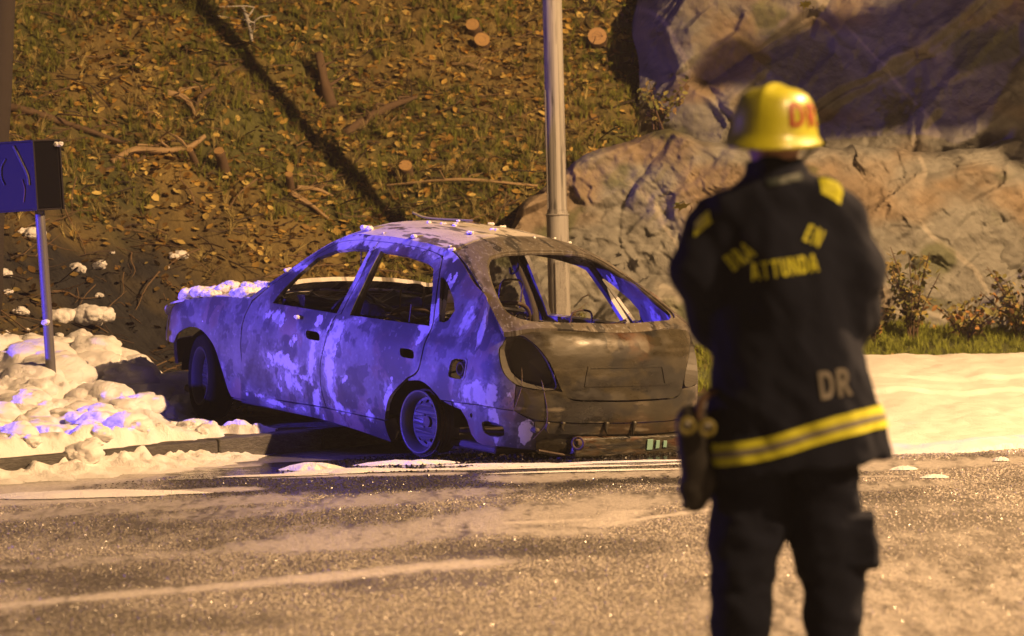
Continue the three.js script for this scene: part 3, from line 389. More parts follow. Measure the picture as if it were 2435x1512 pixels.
{
  const sw = part('steering_wheel', [new THREE.TorusGeometry(.175, .011, 8, 32).rotateY(Math.PI / 2).rotateZ(R(25)).translate(1.42, .80, -.36), tube([[1.42, .80, -.36], [1.58, .73, -.36]], .02, 4, 8), tube([[1.35, .95, -.36], [1.42, .80, -.36]], .009, 4, 6), tube([[1.43, .79, -.53], [1.42, .80, -.36], [1.43, .79, -.19]], .009, 8, 6)], M.char, car);
  const seat = (x, z, top, hoop) => {
    const g = new THREE.Group(); g.name = 'seat_frame'; car.add(g);
    part('side_tube', tube([[x + .06, .38, z - .2], [x, .62, z - .21], [x - .12, top - .06, z - .17], [x - .14, top, z - .1], [x - .14, top, z + .1], [x - .12, top - .06, z + .17], [x, .62, z + .21], [x + .06, .38, z + .2]], .015, 50, 7), M.rustM, g);
    part('headrest_hoop', tube([[x - .135, top - .02, z - hoop], [x - .145, top + .13, z - hoop], [x - .147, top + .155, z - hoop + .02], [x - .147, top + .155, z + hoop - .02], [x - .145, top + .13, z + hoop], [x - .135, top - .02, z + hoop]], .0065, 50, 6), M.rustM, g);
    for (let k = 0; k < 5; k++) { const t = .45 + k * (top - .5) / 4.2, xx = mix(x + .04, x - .13, (t - .4) / (top - .4)); part('spring', tube(Array.from({ length: 13 }, (_, i) => [xx + .02 * Math.sin(i * 1.1 + k), t + .022 * Math.sin(i * 2.1), z - .19 + .38 * i / 12]), .0035, 40, 4), M.rustM, g); }
    part('charred_cushion', lump(.46, .12, .42, x + .24, .40, z, 9 + z, .25), M.char, g);
  };
  seat(.90, -.37, .90, .085); seat(.90, .40, .93, .085);
  seat(.16, .40, .80, .08); seat(.16, -.36, .74, .08);
  part('rear_seat_remains', [lump(.46, .24, 1.15, .30, .66, 0, 15, .4), lump(.4, .16, .5, 1.0, .76, -.3, 19, .4), lump(.34, .14, .5, .35, .68, -.2, 17, .4)], M.char, car);
  part('parcel_wreck', [tube([[-.35, .86, -.55], [-.3, .90, -.2], [-.42, .88, .15], [-.36, .93, .45]], .012, 24, 6), tube([[.75, .88, -.6], [.5, .78, -.2], [.2, .72, .3]], .012, 16, 6), lump(.3, .05, .8, -.45, .66, .1, 21, .3)], M.char, car);
  part('pillar', [tube([[.92, .30, .70], [.90, .85, .70], [.92, 1.25, .52]], .035, 10, 8)], M.inner, car); part('pillar', [tube([[.92, .30, -.70], [.90, .85, -.70], [.92, 1.25, -.52]], .03, 10, 8)], M.inner, car);
  part('window_winder_rod', tube([[.36, .45, -.70], [.31, .98, -.69]], .006, 6, 5), M.rustM, car);
  part('aerial_wire', tube([[1.52, 1.30, -.25], [1.5, 1.05, -.25], [1.5, .86, -.26]], .004, 8, 5), M.rustM, car);
  part('roof_scrap', tube([[1.25, 1.485, -.05], [1.22, 1.455, .03], [1.0, 1.45, .25]], .008, 12, 5), M.pale, car); part('roof_scrap', tube([[.86, 1.448, .10], [.7, 1.446, .08]], .005, 8, 5), M.pale, car);
}
// wheels
function rim(parent, x, y, z, side, turn = 0, mat = M.wheel) {
  const w = new THREE.Group(); w.name = 'wheel'; parent.add(w); w.position.set(x, y, z); w.rotation.y = turn;
  const L = (pts, n = 40) => new THREE.LatheGeometry(pts.map((p) => new THREE.Vector2(...p)), n).rotateX(Math.PI / 2 * side);
  part('rim', L([[.178, -.085], [.192, -.088], [.193, -.080], [.180, -.072], [.172, -.03], [.160, .02], [.176, .066], [.192, .072], [.193, .085], [.180, .083], [.166, .06], [.152, .03], [.152, .01]]), mat, w);
  const s = new THREE.Shape(); s.absarc(0, 0, .156, 0, Math.PI * 2, false); const hub = new THREE.Path(); hub.absarc(0, 0, .032, 0, Math.PI * 2, true); s.holes.push(hub);
  for (let k = 0; k < 12; k++) { const a = k / 12 * Math.PI * 2, p = new THREE.Path(); p.absellipse(Math.cos(a) * .125, Math.sin(a) * .125, .012, .016, 0, Math.PI * 2, true, a); s.holes.push(p); }
  for (let k = 0; k < 4; k++) { const a = (k + .5) / 4 * Math.PI * 2, p = new THREE.Path(); p.absarc(Math.cos(a) * .05, Math.sin(a) * .05, .007, 0, Math.PI * 2, true); s.holes.push(p); }
  const dg = new THREE.ExtrudeGeometry(s, { depth: .005, bevelEnabled: true, bevelSize: .002, bevelThickness: .002, curveSegments: 20 }), p = dg.attributes.position;
  for (let i = 0; i < p.count; i++) { const r = Math.hypot(p.getX(i), p.getY(i)); p.setZ(i, (p.getZ(i) + .03 * Math.exp(-(((r - .095) / .022) ** 2)) - .012 * sstep(.075, .03, r) + .012) * 1); } if (side < 0) dg.rotateY(Math.PI); dg.computeVertexNormals();
  part('disc', dg, mat, w); part('hub', new THREE.CylinderGeometry(.03, .034, .05, 18).rotateX(Math.PI / 2), M.rustM, w);
  part('brake_drum', new THREE.CylinderGeometry(.115, .115, .06, 28).rotateX(Math.PI / 2).translate(0, 0, -.05 * side), M.rustM, w);
  return w;
}
const rl = rim(car, 0, .295, -.735, -1); rl.userData.label = 'bare steel rear wheel standing on its rim';
part('tyre_wire', Array.from({ length: 7 }, (_, k) => new THREE.TorusGeometry(.197 + .006 * rnd(), .0025, 4, 40).rotateX(R(rr(-5, 5))).rotateY(R(rr(-5, 5))).translate(0, rr(-.012, 0), rr(-.05, .05))), M.rustM, rl);
rim(car, 0, .295, .735, 1);
const TYRE = new THREE.MeshPhysicalMaterial({ color: rgb(.005, .005, .0045), roughness: .95, specularIntensity: .2, bumpMap: LUMPS, bumpScale: .006, side: THREE.DoubleSide });
for (const s of [-1, 1]) { const w = rim(car, 2.465, .315, s * .735, s, R(-16), M.black); part('tyre', new THREE.LatheGeometry([[.185, -.075], [.225, -.09], [.262, -.085], [.275, -.06], [.278, 0], [.275, .06], [.262, .085], [.225, .09], [.185, .075]].map((q) => new THREE.Vector2(...q)), 44).rotateX(Math.PI / 2), TYRE, w); }

// ---------------------------------------------------------------- rock outcrop
function facets(n, sx, sy, s0) { const o = []; for (let i = 0; i < n; i++) o.push([h3(i, s0, 1) * sx, h3(i, s0, 2) * sy, (h3(i, s0, 3) - .5), (h3(i, s0, 4) - .5), h3(i, s0, 5)]); return o; }
function rockSheet(nx, ny, x0, x1, base, topFn, face, lean, opt) {
  const lev = (x, y, k, s, off, tilt) => { // a broken plane per cell, edges kept crisp
    const X = x * k, Y = y * k, cx = Math.floor(X), cy = Math.floor(Y); let a = 9, b = 9, A = null, B = null;
    for (let j = -1; j <= 1; j++) for (let i = -1; i <= 1; i++) { const p = cx + i, q = cy + j, fx = p + .1 + .8 * h3(p, q, s), fy = q + .1 + .8 * h3(p, q, s + 1), d = Math.hypot(X - fx, Y - fy); if (d < a) { b = a; B = A; a = d; A = [p, q, fx, fy]; } else if (d < b) { b = d; B = [p, q, fx, fy]; } }
    const f = ([p, q, fx, fy]) => off * (h3(p, q, s + 2) - .5) + tilt / k * ((h3(p, q, s + 3) - .5) * (X - fx) + (h3(p, q, s + 4) - .5) * (Y - fy)); return [mix(f(B), f(A), .5 + .5 * sstep(0, .14, b - a)), b - a];
  };
  return grid(nx, ny, (u, v) => {
    const x = mix(x0, x1, u), top = topFn(x), k = Math.min(1, v / .72), over = Math.max(0, (v - .72) / .28);
    let y = mix(base(x), top, k), d = face(x) + lean * (y - base(x));
    d += over * over * 1.6 + over * .5; y += over * opt.rise - opt.drop * over * over;
    const wx = x + .08 * (fbm(x * 3, y * 3, opt.s, 3) - .5), wy = y + .08 * (fbm(x * 3 + 7, y * 3, opt.s, 3) - .5);
    const a = wx * .80 + wy * .60, b = wy * .80 - wx * .60; // along and across the strata, which dip to the right
    const [l1, e1] = lev(a * .75, b * 1.25, 1, opt.s, .30, .75), [l2, e2] = lev(a * .8, b * 1.5, 2.7, opt.s + 20, .07, .5), [l3, e3] = lev(a, b * 1.4, 7, opt.s + 40, .035, .7), [l4] = lev(x, y, 17, opt.s + 60, .012, .6);
    let disp = l1 + l2 + opt.fine * (l3 + l4) - .03 * sstep(.06, 0, e1) - .012 * sstep(.09, 0, e2) * sstep(.4, .6, fbm(x * 2, y * 2, 44, 2)) + .12 * (fbm(x * .9, y * 1.1, opt.s + 2, 3) - .5) + opt.fine * .05 * (fbm(a * 9, b * 20, opt.s + 6, 3) - .5);
    disp *= opt.amp; const edge = Math.min(1, (x - x0) / opt.left), er = 1 - edge; d += er * er * opt.back; 
    return [x - disp * .25 * (1 - over), y + over * disp * .5, -(d - disp)];
  }, (q) => [q[0], q[1] - q[2] * .5]);
}
const rockMat = std(null, .78, { vertexColors: true, bumpMap: LUMPS.clone(), bumpScale: .02 }); rockMat.bumpMap.repeat.set(1.6, 1.6);
const rockCol = (g, tone) => colour(g, (x, y, z) => {
  const n = fbm(x * 2, y * 2.6 + x, 3, 4), f = fbm(x * 13, y * 17 + x * 9, 6, 3), v = 1 - Math.abs(2 * fbm(x * 1.5 + y * 1.2, y * .8, 14, 3) - 1);
  let g0 = tone * (.45 + .75 * n + .6 * (f - .5)); let c = [g0, g0 * 1.0, g0 * .90];
  const q = sstep(.93, .97, v) * .5; c = c.map((k, i) => mix(k, [.42, .39, .33][i], q));
  const rust = sstep(.52, .7, fbm(x * 1.1 + 20, y * 2, 8, 4)); c = [mix(c[0], g0 * 1.05, rust), mix(c[1], g0 * .82, rust), mix(c[2], g0 * .55, rust)];
  const moss = sstep(.60, .72, fbm(x * 2.4 + 5, y * 3, 19, 4)); return c.map((k, i) => mix(k, [.07, .085, .025][i], moss * .7));
});
{
  const ledgeTop = spl([-.5, -.25, .0, .43, .85, 1.36, 1.75, 2.3, 2.9, 3.6, 4.5, 6, 8], [.5, .95, 1.36, 1.74, 1.90, 1.96, 1.88, 1.8, 1.78, 1.85, 2.0, 1.9, 1.2]);
  const g1 = rockSheet(620, 200, -.5, 8, (x) => .15, (x) => ledgeTop(x) + .22 * (fbm(x * 2.6, 1, 66, 4) - .5), (x) => 28.75 + .10 * (x - .5) + .55 * sstep(1.6, 3.2, x), .20, { n: 200, nb: 22, s: 3, amp: .9, strata: .5, fine: .6, left: .6, back: .6, rise: .35, drop: .5 });
  structure('rock_ledge', rockCol(g1, .23), rockMat);
  const topU = spl([1.08, 1.15, 1.25, 1.45, 1.9, 2.6, 4, 6, 9, 13], [2.50, 2.70, 2.85, 3.05, 3.35, 3.7, 4.3, 4.8, 5, 4]);
  const g2 = rockSheet(620, 320, 1.08, 12, (x) => .3, topU, (x) => mix(30.6, 29.9, sstep(2.0, 4.5, x)) + .10 * Math.max(0, x - 4), .26, { n: 200, nb: 20, s: 5, amp: .9, strata: 1.1, fine: .32, left: .5, back: .3, rise: .9, drop: .3 });
  structure('rock_outcrop', rockCol(g2, .20), rockMat);
}

// ---------------------------------------------------------------- leaf litter, grass, twigs, stumps, plants
function scatter(name, geo, mat, list, label, category) { // what nobody could count
  const m = new THREE.InstancedMesh(geo, mat, list.length); m.name = name; shade(m); const o = new THREE.Object3D();
  list.forEach((l, i) => { o.position.set(...l.p); o.rotation.set(...l.r); o.scale.set(...(l.s.length ? l.s : [l.s, l.s, l.s])); o.updateMatrix(); m.setMatrixAt(i, o.matrix); if (l.c) m.setColorAt(i, rgb(...l.c)); });
  tag(m, label, category, null, 'stuff'); scene.add(m); return m;
}
function leafGeo(seg = 4, curl = .35) { // a pointed, lobed, slightly curled leaf, 1 long
  return grid(seg, 2, (u, v) => { const w = .62 * Math.sin(Math.PI * Math.min(1, u * .93 + .05)) ** .8 * (u > .3 && u < .8 ? 1.1 : 1), s = (v - .5) * w; return [u - .5, curl * (s * s * 2.4 + (u - .5) ** 2 * .8), s]; });
}
const leafMat = std(null, .8), grassMat = std(null, .85);
const spot = (x0, x1, d0, d1) => { const x = rr(x0, x1), z = -rr(d0, d1); return [x, z, kerbDist(x, z)]; };
{
  const L = [], pal = [[.34, .22, .065], [.42, .29, .10], [.25, .15, .045], [.48, .36, .15], [.17, .105, .038], [.38, .22, .055], [.52, .41, .19]];
  const add = (x, z, q, k = 1) => {
    const ch = charAmount(x, z); if (rnd() < ch * .9) return; const y = groundY(x, z, q), c = pal[Math.floor(rnd() * pal.length)], t = rr(.6, 1.15), s = rr(.03, .085) * k;
    L.push({ p: [x, y + .012 + rnd() * .02, z], r: [rr(-.5, .9), rnd() * 6.3, rr(-.6, .6)], s: [s, s, s * rr(.8, 1.2)], c: c.map((v, i) => v * t * [1.08, 1.06, .70][i] * (1 - .7 * ch)) });
  };
  for (let i = 0; i < 26000; i++) { const [x, z, q] = spot(-5.5, 2.2, 25.2, 33.5); if (q < 2.3) continue; if (fbm(x * 1.4, z * 1.4, 33, 3) < .36) { if (rnd() < .6) continue; } add(x, z, q); }
  for (let i = 0; i < 1300; i++) { const [x, z, q] = spot(1.6, 6, 28.5, 31.5); if (q < 2.2) continue; add(x, z, q, .8); }
  for (let i = 0; i < 350; i++) { const [x, z, q] = spot(-6, 5, 23, 29); if (q < .3 || q > 2.4) continue; add(x, z, q, .7); }
  scatter('leaf_litter', leafGeo(), leafMat, L, 'brown dead leaves strewn over the slope', 'leaves');
}
{
  const blade = (a, h, b, w) => { const p = []; for (let i = 0; i < 3; i++) { const t0 = i / 3, t1 = (i + 1) / 3, f = (t) => [Math.cos(a) * b * t * t + Math.cos(a) * .02, h * t * (1 - .25 * t * b), Math.sin(a) * b * t * t + Math.sin(a) * .02], w0 = w * (1 - t0), w1 = w * (1 - t1), A = f(t0), B = f(t1), n = [-Math.sin(a), 0, Math.cos(a)], q = (P, k) => [P[0] + n[0] * k, P[1], P[2] + n[2] * k]; p.push(...q(A, -w0), ...q(A, w0), ...q(B, w1), ...q(A, -w0), ...q(B, w1), ...q(B, -w1)); } const g = new THREE.BufferGeometry(); g.setAttribute('position', new THREE.Float32BufferAttribute(p, 3)); g.computeVertexNormals(); return g; };
  const tuft = mergeGeometries(Array.from({ length: 16 }, () => blade(rnd() * 6.3, rr(.6, 1.1), rr(.1, .6), rr(.016, .03))));
  const L = [], L2 = [];
  for (let i = 0; i < 12000; i++) {
    const [x, z, q] = spot(-5.5, 2.2, 25.5, 33.5); if (q < 2.4) continue; const n = fbm(x * 1.3, z * 1.3, 5, 4) + .14 * sstep(-.5, 1, x) + .10 * sstep(-31, -32.4, z); if (n < .49 || charAmount(x, z) > .25) continue;
    const k = rr(.7, 1.2); L.push({ p: [x, groundY(x, z, q) - .005, z], r: [rr(-.2, .4), rnd() * 6.3, rr(-.2, .2)], s: [rr(.10, .18), rr(.07, .16), rr(.10, .18)], c: [.19 * k, .205 * k, .03 * k] });
  }
  for (let i = 0; i < 9500; i++) {
    const [x, z, q] = spot(1.3, 7, 26.8, 31.2); if (q < .5 || q > 3.6) continue; const k = rr(.6, 1.2); if (q > 3 && rnd() < .5) continue;
    L2.push({ p: [x, groundY(x, z, q) - .005, z], r: [rr(-.2, .2), rnd() * 6.3, rr(-.2, .2)], s: [rr(.10, .16), rr(.05, .13), rr(.10, .16)], c: [.28 * k, .32 * k, .04 * k] });
  }
  const L3 = []; for (let i = 0; i < 4200; i++) { const [x, z, q] = spot(-5.5, 2.2, 25.6, 33.5); if (q < 2.5 || charAmount(x, z) > .4 || fbm(x * 1.9, z * 1.9, 55, 3) < .45) continue; const k = rr(.6, 1.2); L3.push({ p: [x, groundY(x, z, q), z], r: [rr(-.9, 1.1), rnd() * 6.3, rr(-.9, .9)], s: [rr(.12, .24), rr(.08, .2), rr(.12, .24)], c: [.34 * k, .28 * k, .10 * k] }); }
  scatter('dry_grass', tuft, grassMat, L3, 'matted straw-coloured dead grass on the slope', 'grass');
  scatter('slope_grass', tuft, grassMat, L, 'thin green grass tufts growing through the dead leaves', 'grass');
  scatter('verge_grass', tuft, grassMat, L2, 'short green grass verge at the foot of the rock', 'grass');
}
const bark = std([.115, .075, .042], .9, { bumpMap: LUMPS, bumpScale: .01 }), pale = std([.34, .24, .125], .8, { bumpMap: GRAIN, bumpScale: .004 }), cutWood = std([.40, .25, .095], .8, { bumpMap: GRAIN, bumpScale: .003 });
{
  const twig = taper([[-.5, 0, 0], [-.15, .04, .03], [.2, -.02, -.03], [.5, .03, .05]], [.02, .016, .012, .005], 7, 5), L = [];
  for (let i = 0; i < 2200; i++) { const [x, z, q] = spot(-5, 2.3, 25.8, 33); if (q < 2.5) continue; const k = rr(.5, 1.3), c = rnd() < .6 ? [.16, .105, .055] : [.06, .042, .028]; L.push({ p: [x, groundY(x, z, q) + .02 + .03 * rnd(), z], r: [rr(-.4, .7), rnd() * 6.3, rr(-.4, .4)], s: [rr(.12, .6), rr(.15, .4), rr(.15, .4)], c: c.map((v) => v * k) }); }
  scatter('twig_litter', twig, leafMat, L, 'small dead twigs scattered among the leaves', 'twigs');
}
const gp = (x, z, up = 0) => [x, groundY(x, z) + up, z];
function branch(pts, rs, mat, label) { // points: [x, z, height above the slope]
  const P = pts.map(([x, z, u]) => gp(x, z, u)), o = P[0], Q = P.map((p) => [p[0] - o[0], p[1] - o[1], p[2] - o[2]]), c = new THREE.CatmullRomCurve3(Q.map(V)), g = join([taper(Q, rs, 26, 10, .9), ...[.3, .55, .75].map((t) => { const p = c.getPointAt(t + .1 * rnd()), r = rs[1] * .45, k = rr(.08, .26); return taper([[p.x, p.y, p.z], [p.x + rr(-k, k) * .6, p.y + k * .35, p.z + rr(-k, k) * .5], [p.x + rr(-k, k) * 1.2, p.y + k * rr(.2, .8), p.z + rr(-k, k)]], [r, r * .7, r * .25], 7, 5, .4); })]);
  single('fallen_branch', g, mat, label, 'branch', o, 'branches lying on the slope');
}
branch([[-3.04,-29.09,.02],[-2.9,-29.39,.05],[-2.67,-29.45,.06],[-2.49,-29.65,.07],[-2.38,-29.79,.10]], [.022,.026,.024,.022,.017], pale, 'pale barkless crooked branch lying right of the box sign');
branch([[-3.08,-28.98,.02],[-2.89,-29.3,.03],[-2.81,-29.37,.04]], [.014,.02,.012], bark, 'dark stick just under the pale crooked branch');
branch([[-2.71,-30.18,.05],[-2.56,-30.2,.09],[-2.47,-30.04,.05]], [.024,.02,.013], pale, 'short pale branch stub in the leaves, left half of a V');
branch([[-2.35,-30.48,.06],[-2.44,-30.3,.09],[-2.48,-30.06,.05]], [.02,.018,.012], bark, 'short brown branch stub in the leaves, right half of a V');
branch([[-3.88,-29,.03],[-3.69,-29.04,.05],[-3.46,-29.22,.04],[-2.96,-29.45,.02]], [.03,.026,.022,.012], bark, 'long dark branch running down from the left edge above the sign');
branch([[-1.32,-30.69,.03],[-1.15,-30.9,.07],[-1,-31.04,.09],[-0.74,-31.2,.10]], [.042,.036,.03,.014], bark, 'thick brown bough in the dark shadow band above the car roof');
branch([[-1.54,-31.27,.22],[-1.48,-31.08,.10],[-1.43,-31,.02]], [.035,.045,.05], bark, 'dark broken stub rising left of the thick bough');
branch([[-2.19,-31.75,.05],[-2.13,-31.5,.09],[-2.09,-31.3,.05]], [.02,.018,.012], std([.45,.44,.42],.8), 'whitish birch stick near the top of the shadow band');
branch([[-1.71,-29.7,.03],[-1.57,-29.67,.05],[-1.42,-29.61,.03]], [.018,.016,.01], pale, 'thin pale stick slanting down above the car hood');
branch([[-1.67,-29.8,.04],[-1.53,-29.86,.05],[-1.39,-29.9,.03]], [.02,.016,.008], pale, 'pale split stick pointing right above the windscreen');
branch([[-0.97,-30.18,.04],[-0.37,-30.04,.10],[0.23,-30.14,.06]], [.008,.013,.01], pale, 'long thin straight pale stick ending at the steel pole');
branch([[-0.45,-31.69,.04],[-0.32,-31.66,.06],[-0.19,-31.63,.05]], [.012,.014,.018], pale, 'short pale stick left of the pair of sawn stems');
function stump(x, z, r, h, tilt, label) {
  const t = thing('tree_stump', label, 'stump', gp(x, z, -.04), 'sawn-off stems on the slope');
  t.rotation.set(tilt[0], rnd() * .6, tilt[1]);
  part('stem', taper([[0, 0, 0], [.005, h * .5, 0], [0, h, 0]], [r * 1.25, r * 1.04, r], 8, 16, .25), bark, t);
  const f = part('cut_face', new THREE.CylinderGeometry(r * .97, r * .97, .012, 22).translate(0, h + .003, 0), cutWood, t); part('ring', new THREE.TorusGeometry(r * .5, r * .05, 4, 20).rotateX(Math.PI / 2).translate(0, h + .008, 0), pale, f);
}
stump(-0.26, -32.14, 0.058, 0.16, [1.0,.1], 'upper and smaller of two sawn stems side by side near the pole');
stump(-0.21, -31.98, 0.066, 0.14, [1.1,-.1], 'lower and larger of two sawn stems side by side near the pole');
stump(0.78, -32.25, 0.082, 0.15, [1.15,0], 'large sawn stem with orange cut face right of the pole');
stump(-2.23, -29.72, 0.04, 0.24, [.75,.1], 'small sawn stem at the right end of the pale crooked branch');
stump(-0.82, -30.3, 0.055, 0.15, [.85,0], 'sawn stem low on the slope above the middle of the car roof');
stump(-2.43, -29.6, 0.026, 0.22, [.7,.2], 'thin sawn stem under the pale crooked branch');
stump(-1.72, -29.8, 0.03, 0.2, [.7,0], 'thin sawn stem above the car hood');
const seedLeaf = [std([.17, .19, .022], .7), std([.11, .15, .022], .7), std([.26, .23, .02], .7)];
const mapleLeaf = (() => { const s = new THREE.Shape(), P = [[0, -.5], [.1, -.22], [.42, -.32], [.34, -.08], [.55, .1], [.26, .14], [.22, .4], [.06, .26], [0, .55]]; s.moveTo(...P[0]); for (const p of P.slice(1)) s.lineTo(...p); for (const [x, y] of P.slice(1, -1).reverse()) s.lineTo(-x, y); const g = new THREE.ShapeGeometry(s); g.rotateX(-Math.PI / 2); const p = g.attributes.position; for (let i = 0; i < p.count; i++) p.setY(i, .28 * Math.abs(p.getX(i)) - .2 * p.getZ(i) ** 2); g.computeVertexNormals(); return g; })();
function seedling(x, z, hgt, n, m, size, label, group, name = 'seedling') {
  const t = thing(name, label, 'plant', gp(x, z, -.01), group), a0 = rnd() * 6;
  part('stem', taper([[0, 0, 0], [.02, hgt * .5, .01], [.01, hgt, 0]], [.006, .005, .003], 6, 5), bark, t);
  for (let i = 0; i < n; i++) { const a = a0 + i * 2.4, h = hgt * (1 - .6 * (i / n) ** 1.3), r = size * rr(.4, .8) * (1 + i * .08), l = part('leaf', mapleLeaf, seedLeaf[rnd() < .7 ? m : 1], t); const s = size * rr(.7, 1.15); l.scale.setScalar(s); l.position.set(Math.cos(a) * r, h + rr(-.01, .02), Math.sin(a) * r); l.rotation.set(rr(.1, .7), a + 1.57, rr(-.3, .3), 'YXZ'); }
  return t;
}
for (const [x, z, k] of [[-2.61,-30.86,0],[-3.23,-30.7,0],[-2.99,-30.21,2],[-1.65,-30.64,0],[-1.37,-30.37,0],[-3.04,-30.42,2],[0.84,-31.95,0],[0.72,-31.97,0],[1.06,-32.05,2],[1.08,-31.89,0],[0.65,-31.61,0],[1.36,-32.48,2],[0.13,-31.67,0],[-0.32,-32.08,0],[-1.95,-31.26,2],[-2.21,-31.03,0],[-1.11,-30.73,0],[0.53,-32.08,2],[0.98,-32.55,0],[0.32,-30.99,0],[0.04,-30.48,2]]) seedling(x, z, rr(.07, .16), 4 + Math.floor(rnd() * 4), k, rr(.07, .11), x > .4 ? 'small bright green seedling in the leaves right of the pole' : 'small yellow-green seedling scattered on the leafy slope left of the pole', x > .4 ? 'seedlings right of the pole' : 'seedlings left of the pole');
seedling(1.36, -28.62, .06, 3, 2, .15, 'yellow leaves hanging on the rock ledge left of the firefighter', null, 'leaf_sprig').position.y = 1.40;
seedling(2.45, -30.3, .03, 1, 2, .11, 'single yellow leaf stuck high on the rock above the helmet', null, 'leaf_sprig').position.y = 2.98;
function shrub(x, z, hgt, wid, n, cols, label, dens = 1) { // bare stems with small leaves
  const t = thing('shrub', label, 'shrub', gp(x, z, -.02), 'shrubs at the foot of the rock'); const tips = [];
  for (let i = 0; i < n; i++) { const a = rnd() * 6.3, l = rr(.35, 1) * wid, hh = hgt * rr(.55, 1), P = [[rr(-.04, .04), 0, rr(-.04, .04)], [Math.cos(a) * l * .35, hh * .5, Math.sin(a) * l * .35], [Math.cos(a) * l, hh, Math.sin(a) * l]]; part('stem', taper(P, [.008, .006, .003], 7, 5), bark, t); const c = new THREE.CatmullRomCurve3(P.map(V)); for (let k = 0; k < 22 * dens; k++) tips.push(c.getPointAt(rr(.25, 1))); }
  const lm = new THREE.InstancedMesh(leafGeo(3, .3), leafMat, tips.length), o = new THREE.Object3D(); lm.name = 'foliage'; lm.userData.kind = 'stuff'; shade(lm);
  tips.forEach((p, i) => { o.position.set(p.x + rr(-.05, .05), p.y + rr(-.04, .04), p.z + rr(-.05, .05)); o.rotation.set(rr(-1, 1), rnd() * 6.3, rr(-1, 1)); o.scale.setScalar(rr(.03, .065)); o.updateMatrix(); lm.setMatrixAt(i, o.matrix); const c = cols[Math.floor(rnd() * cols.length)], k = rr(.6, 1.2); lm.setColorAt(i, rgb(c[0] * k, c[1] * k, c[2] * k)); });
  t.add(lm); return t;
}
{
  const olive = [[.22, .21, .05], [.28, .22, .06], [.13, .14, .03]], red = [[.32, .17, .05], [.27, .22, .06], [.2, .19, .05]];
  shrub(3.10, -29.2, .80, .28, 14, olive, 'tall olive shrub in front of the rock beside the firefighter\'s elbow', 1.2);
  shrub(3.95, -29.3, .62, .42, 16, [...olive, ...red], 'mixed green and russet shrub at the right edge of the picture', 1.2);
  shrub(3.5, -29.25, .42, .40, 12, red, 'low reddish shrub between two taller ones below the rock', 1);
  shrub(2.75, -29.15, .38, .30, 10, red, 'low russet shrub partly hidden behind the firefighter\'s arm', 1);
  shrub(1.62, -28.85, .55, .22, 9, olive, 'thin shrub against the rock just right of the car roof', .8);
  shrub(1.95, -28.7, .40, .25, 9, [[.2, .13, .03], ...olive], 'small yellowing shrub behind the right corner of the car', .8);
  shrub(1.18, -29.75, .45, .3, 10, [[.16, .15, .03], [.2, .13, .05], ...olive], 'bushy plant in the cleft left of the big rock face', 1).position.y = 2.05;
}

// ---------------------------------------------------------------- fire-fighting foam
const bubbles = tex(512, 512, (u, v) => { const t = tile(51, 60)(u, v), s = tile(57, 22)(u, v); return .5 * t + .5 * s; });
const foamMat = new THREE.MeshPhysicalMaterial({ color: rgb(.86, .85, .84), roughness: .62, bumpMap: bubbles, bumpScale: .010, side: THREE.DoubleSide });
bubbles.repeat.set(5, 5);
const dirtyFoam = new THREE.MeshPhysicalMaterial({ color: rgb(.62, .57, .50), roughness: .65, bumpMap: bubbles, bumpScale: .012, side: THREE.DoubleSide });
const ico = mergeVertices((() => { const g = new THREE.IcosahedronGeometry(1, 6); g.deleteAttribute('uv'); g.deleteAttribute('normal'); return g; })(), 1e-4);
const rnd1 = (b) => 1 - (1 - b) ** 2; // round tops, sharp creases
function blob(x, y, z, r, s, flat = .8, rough = .16) { // one lumpy foam ball
  const g = ico.clone(), p = g.attributes.position, uv = new Float32Array(p.count * 2);
  for (let i = 0; i < p.count; i++) {
    const a = p.getX(i), b = p.getY(i), c = p.getZ(i), k = 1 + rough * (1.5 * rnd1(Math.abs(2 * vn(a * 1.6 + s, b * 1.6, c * 1.6) - 1)) - .7) + rough * .7 * (rnd1(Math.abs(2 * vn(a * 3.6 + s, b * 3.6 + 3, c * 3.6) - 1)) - .5) + rough * .22 * (Math.abs(2 * vn(a * 8 + s, b * 8, c * 8) - 1) - .4);
    uv[2 * i] = (a + c * .5) * r; uv[2 * i + 1] = (b + c * .5) * r; p.setXYZ(i, a * k * r + x, b * k * r * flat + y, c * k * r + z);
  }
  g.setAttribute('uv', new THREE.BufferAttribute(uv, 2)); g.computeVertexNormals(); return g;
}
function clumpGeo(r, n, s, flat = .75, long = 1) { const o = []; for (let i = 0; i < n; i++) { const a = h3(i, s, 1) * 6.3, d = r * .75 * Math.sqrt(h3(i, s, 2)) * (i ? 1 : 0), k = r * mix(.35, .62, h3(i, s, 3)); o.push(blob(Math.cos(a) * d * long, k * .25 + r * .25 * h3(i, s, 4), Math.sin(a) * d, k, s * 3.7 + i * 5.1, flat)); } return join(o); }
let foamSeed = 100;
function foamClump(x, z, r, n, label, group, y = null, o = {}) { return single('foam_clump', clumpGeo(r, n, foamSeed++, o.flat ?? .75, o.long ?? 1), o.mat ?? foamMat, label, 'foam', [x, y ?? groundY(x, z), z], group); }
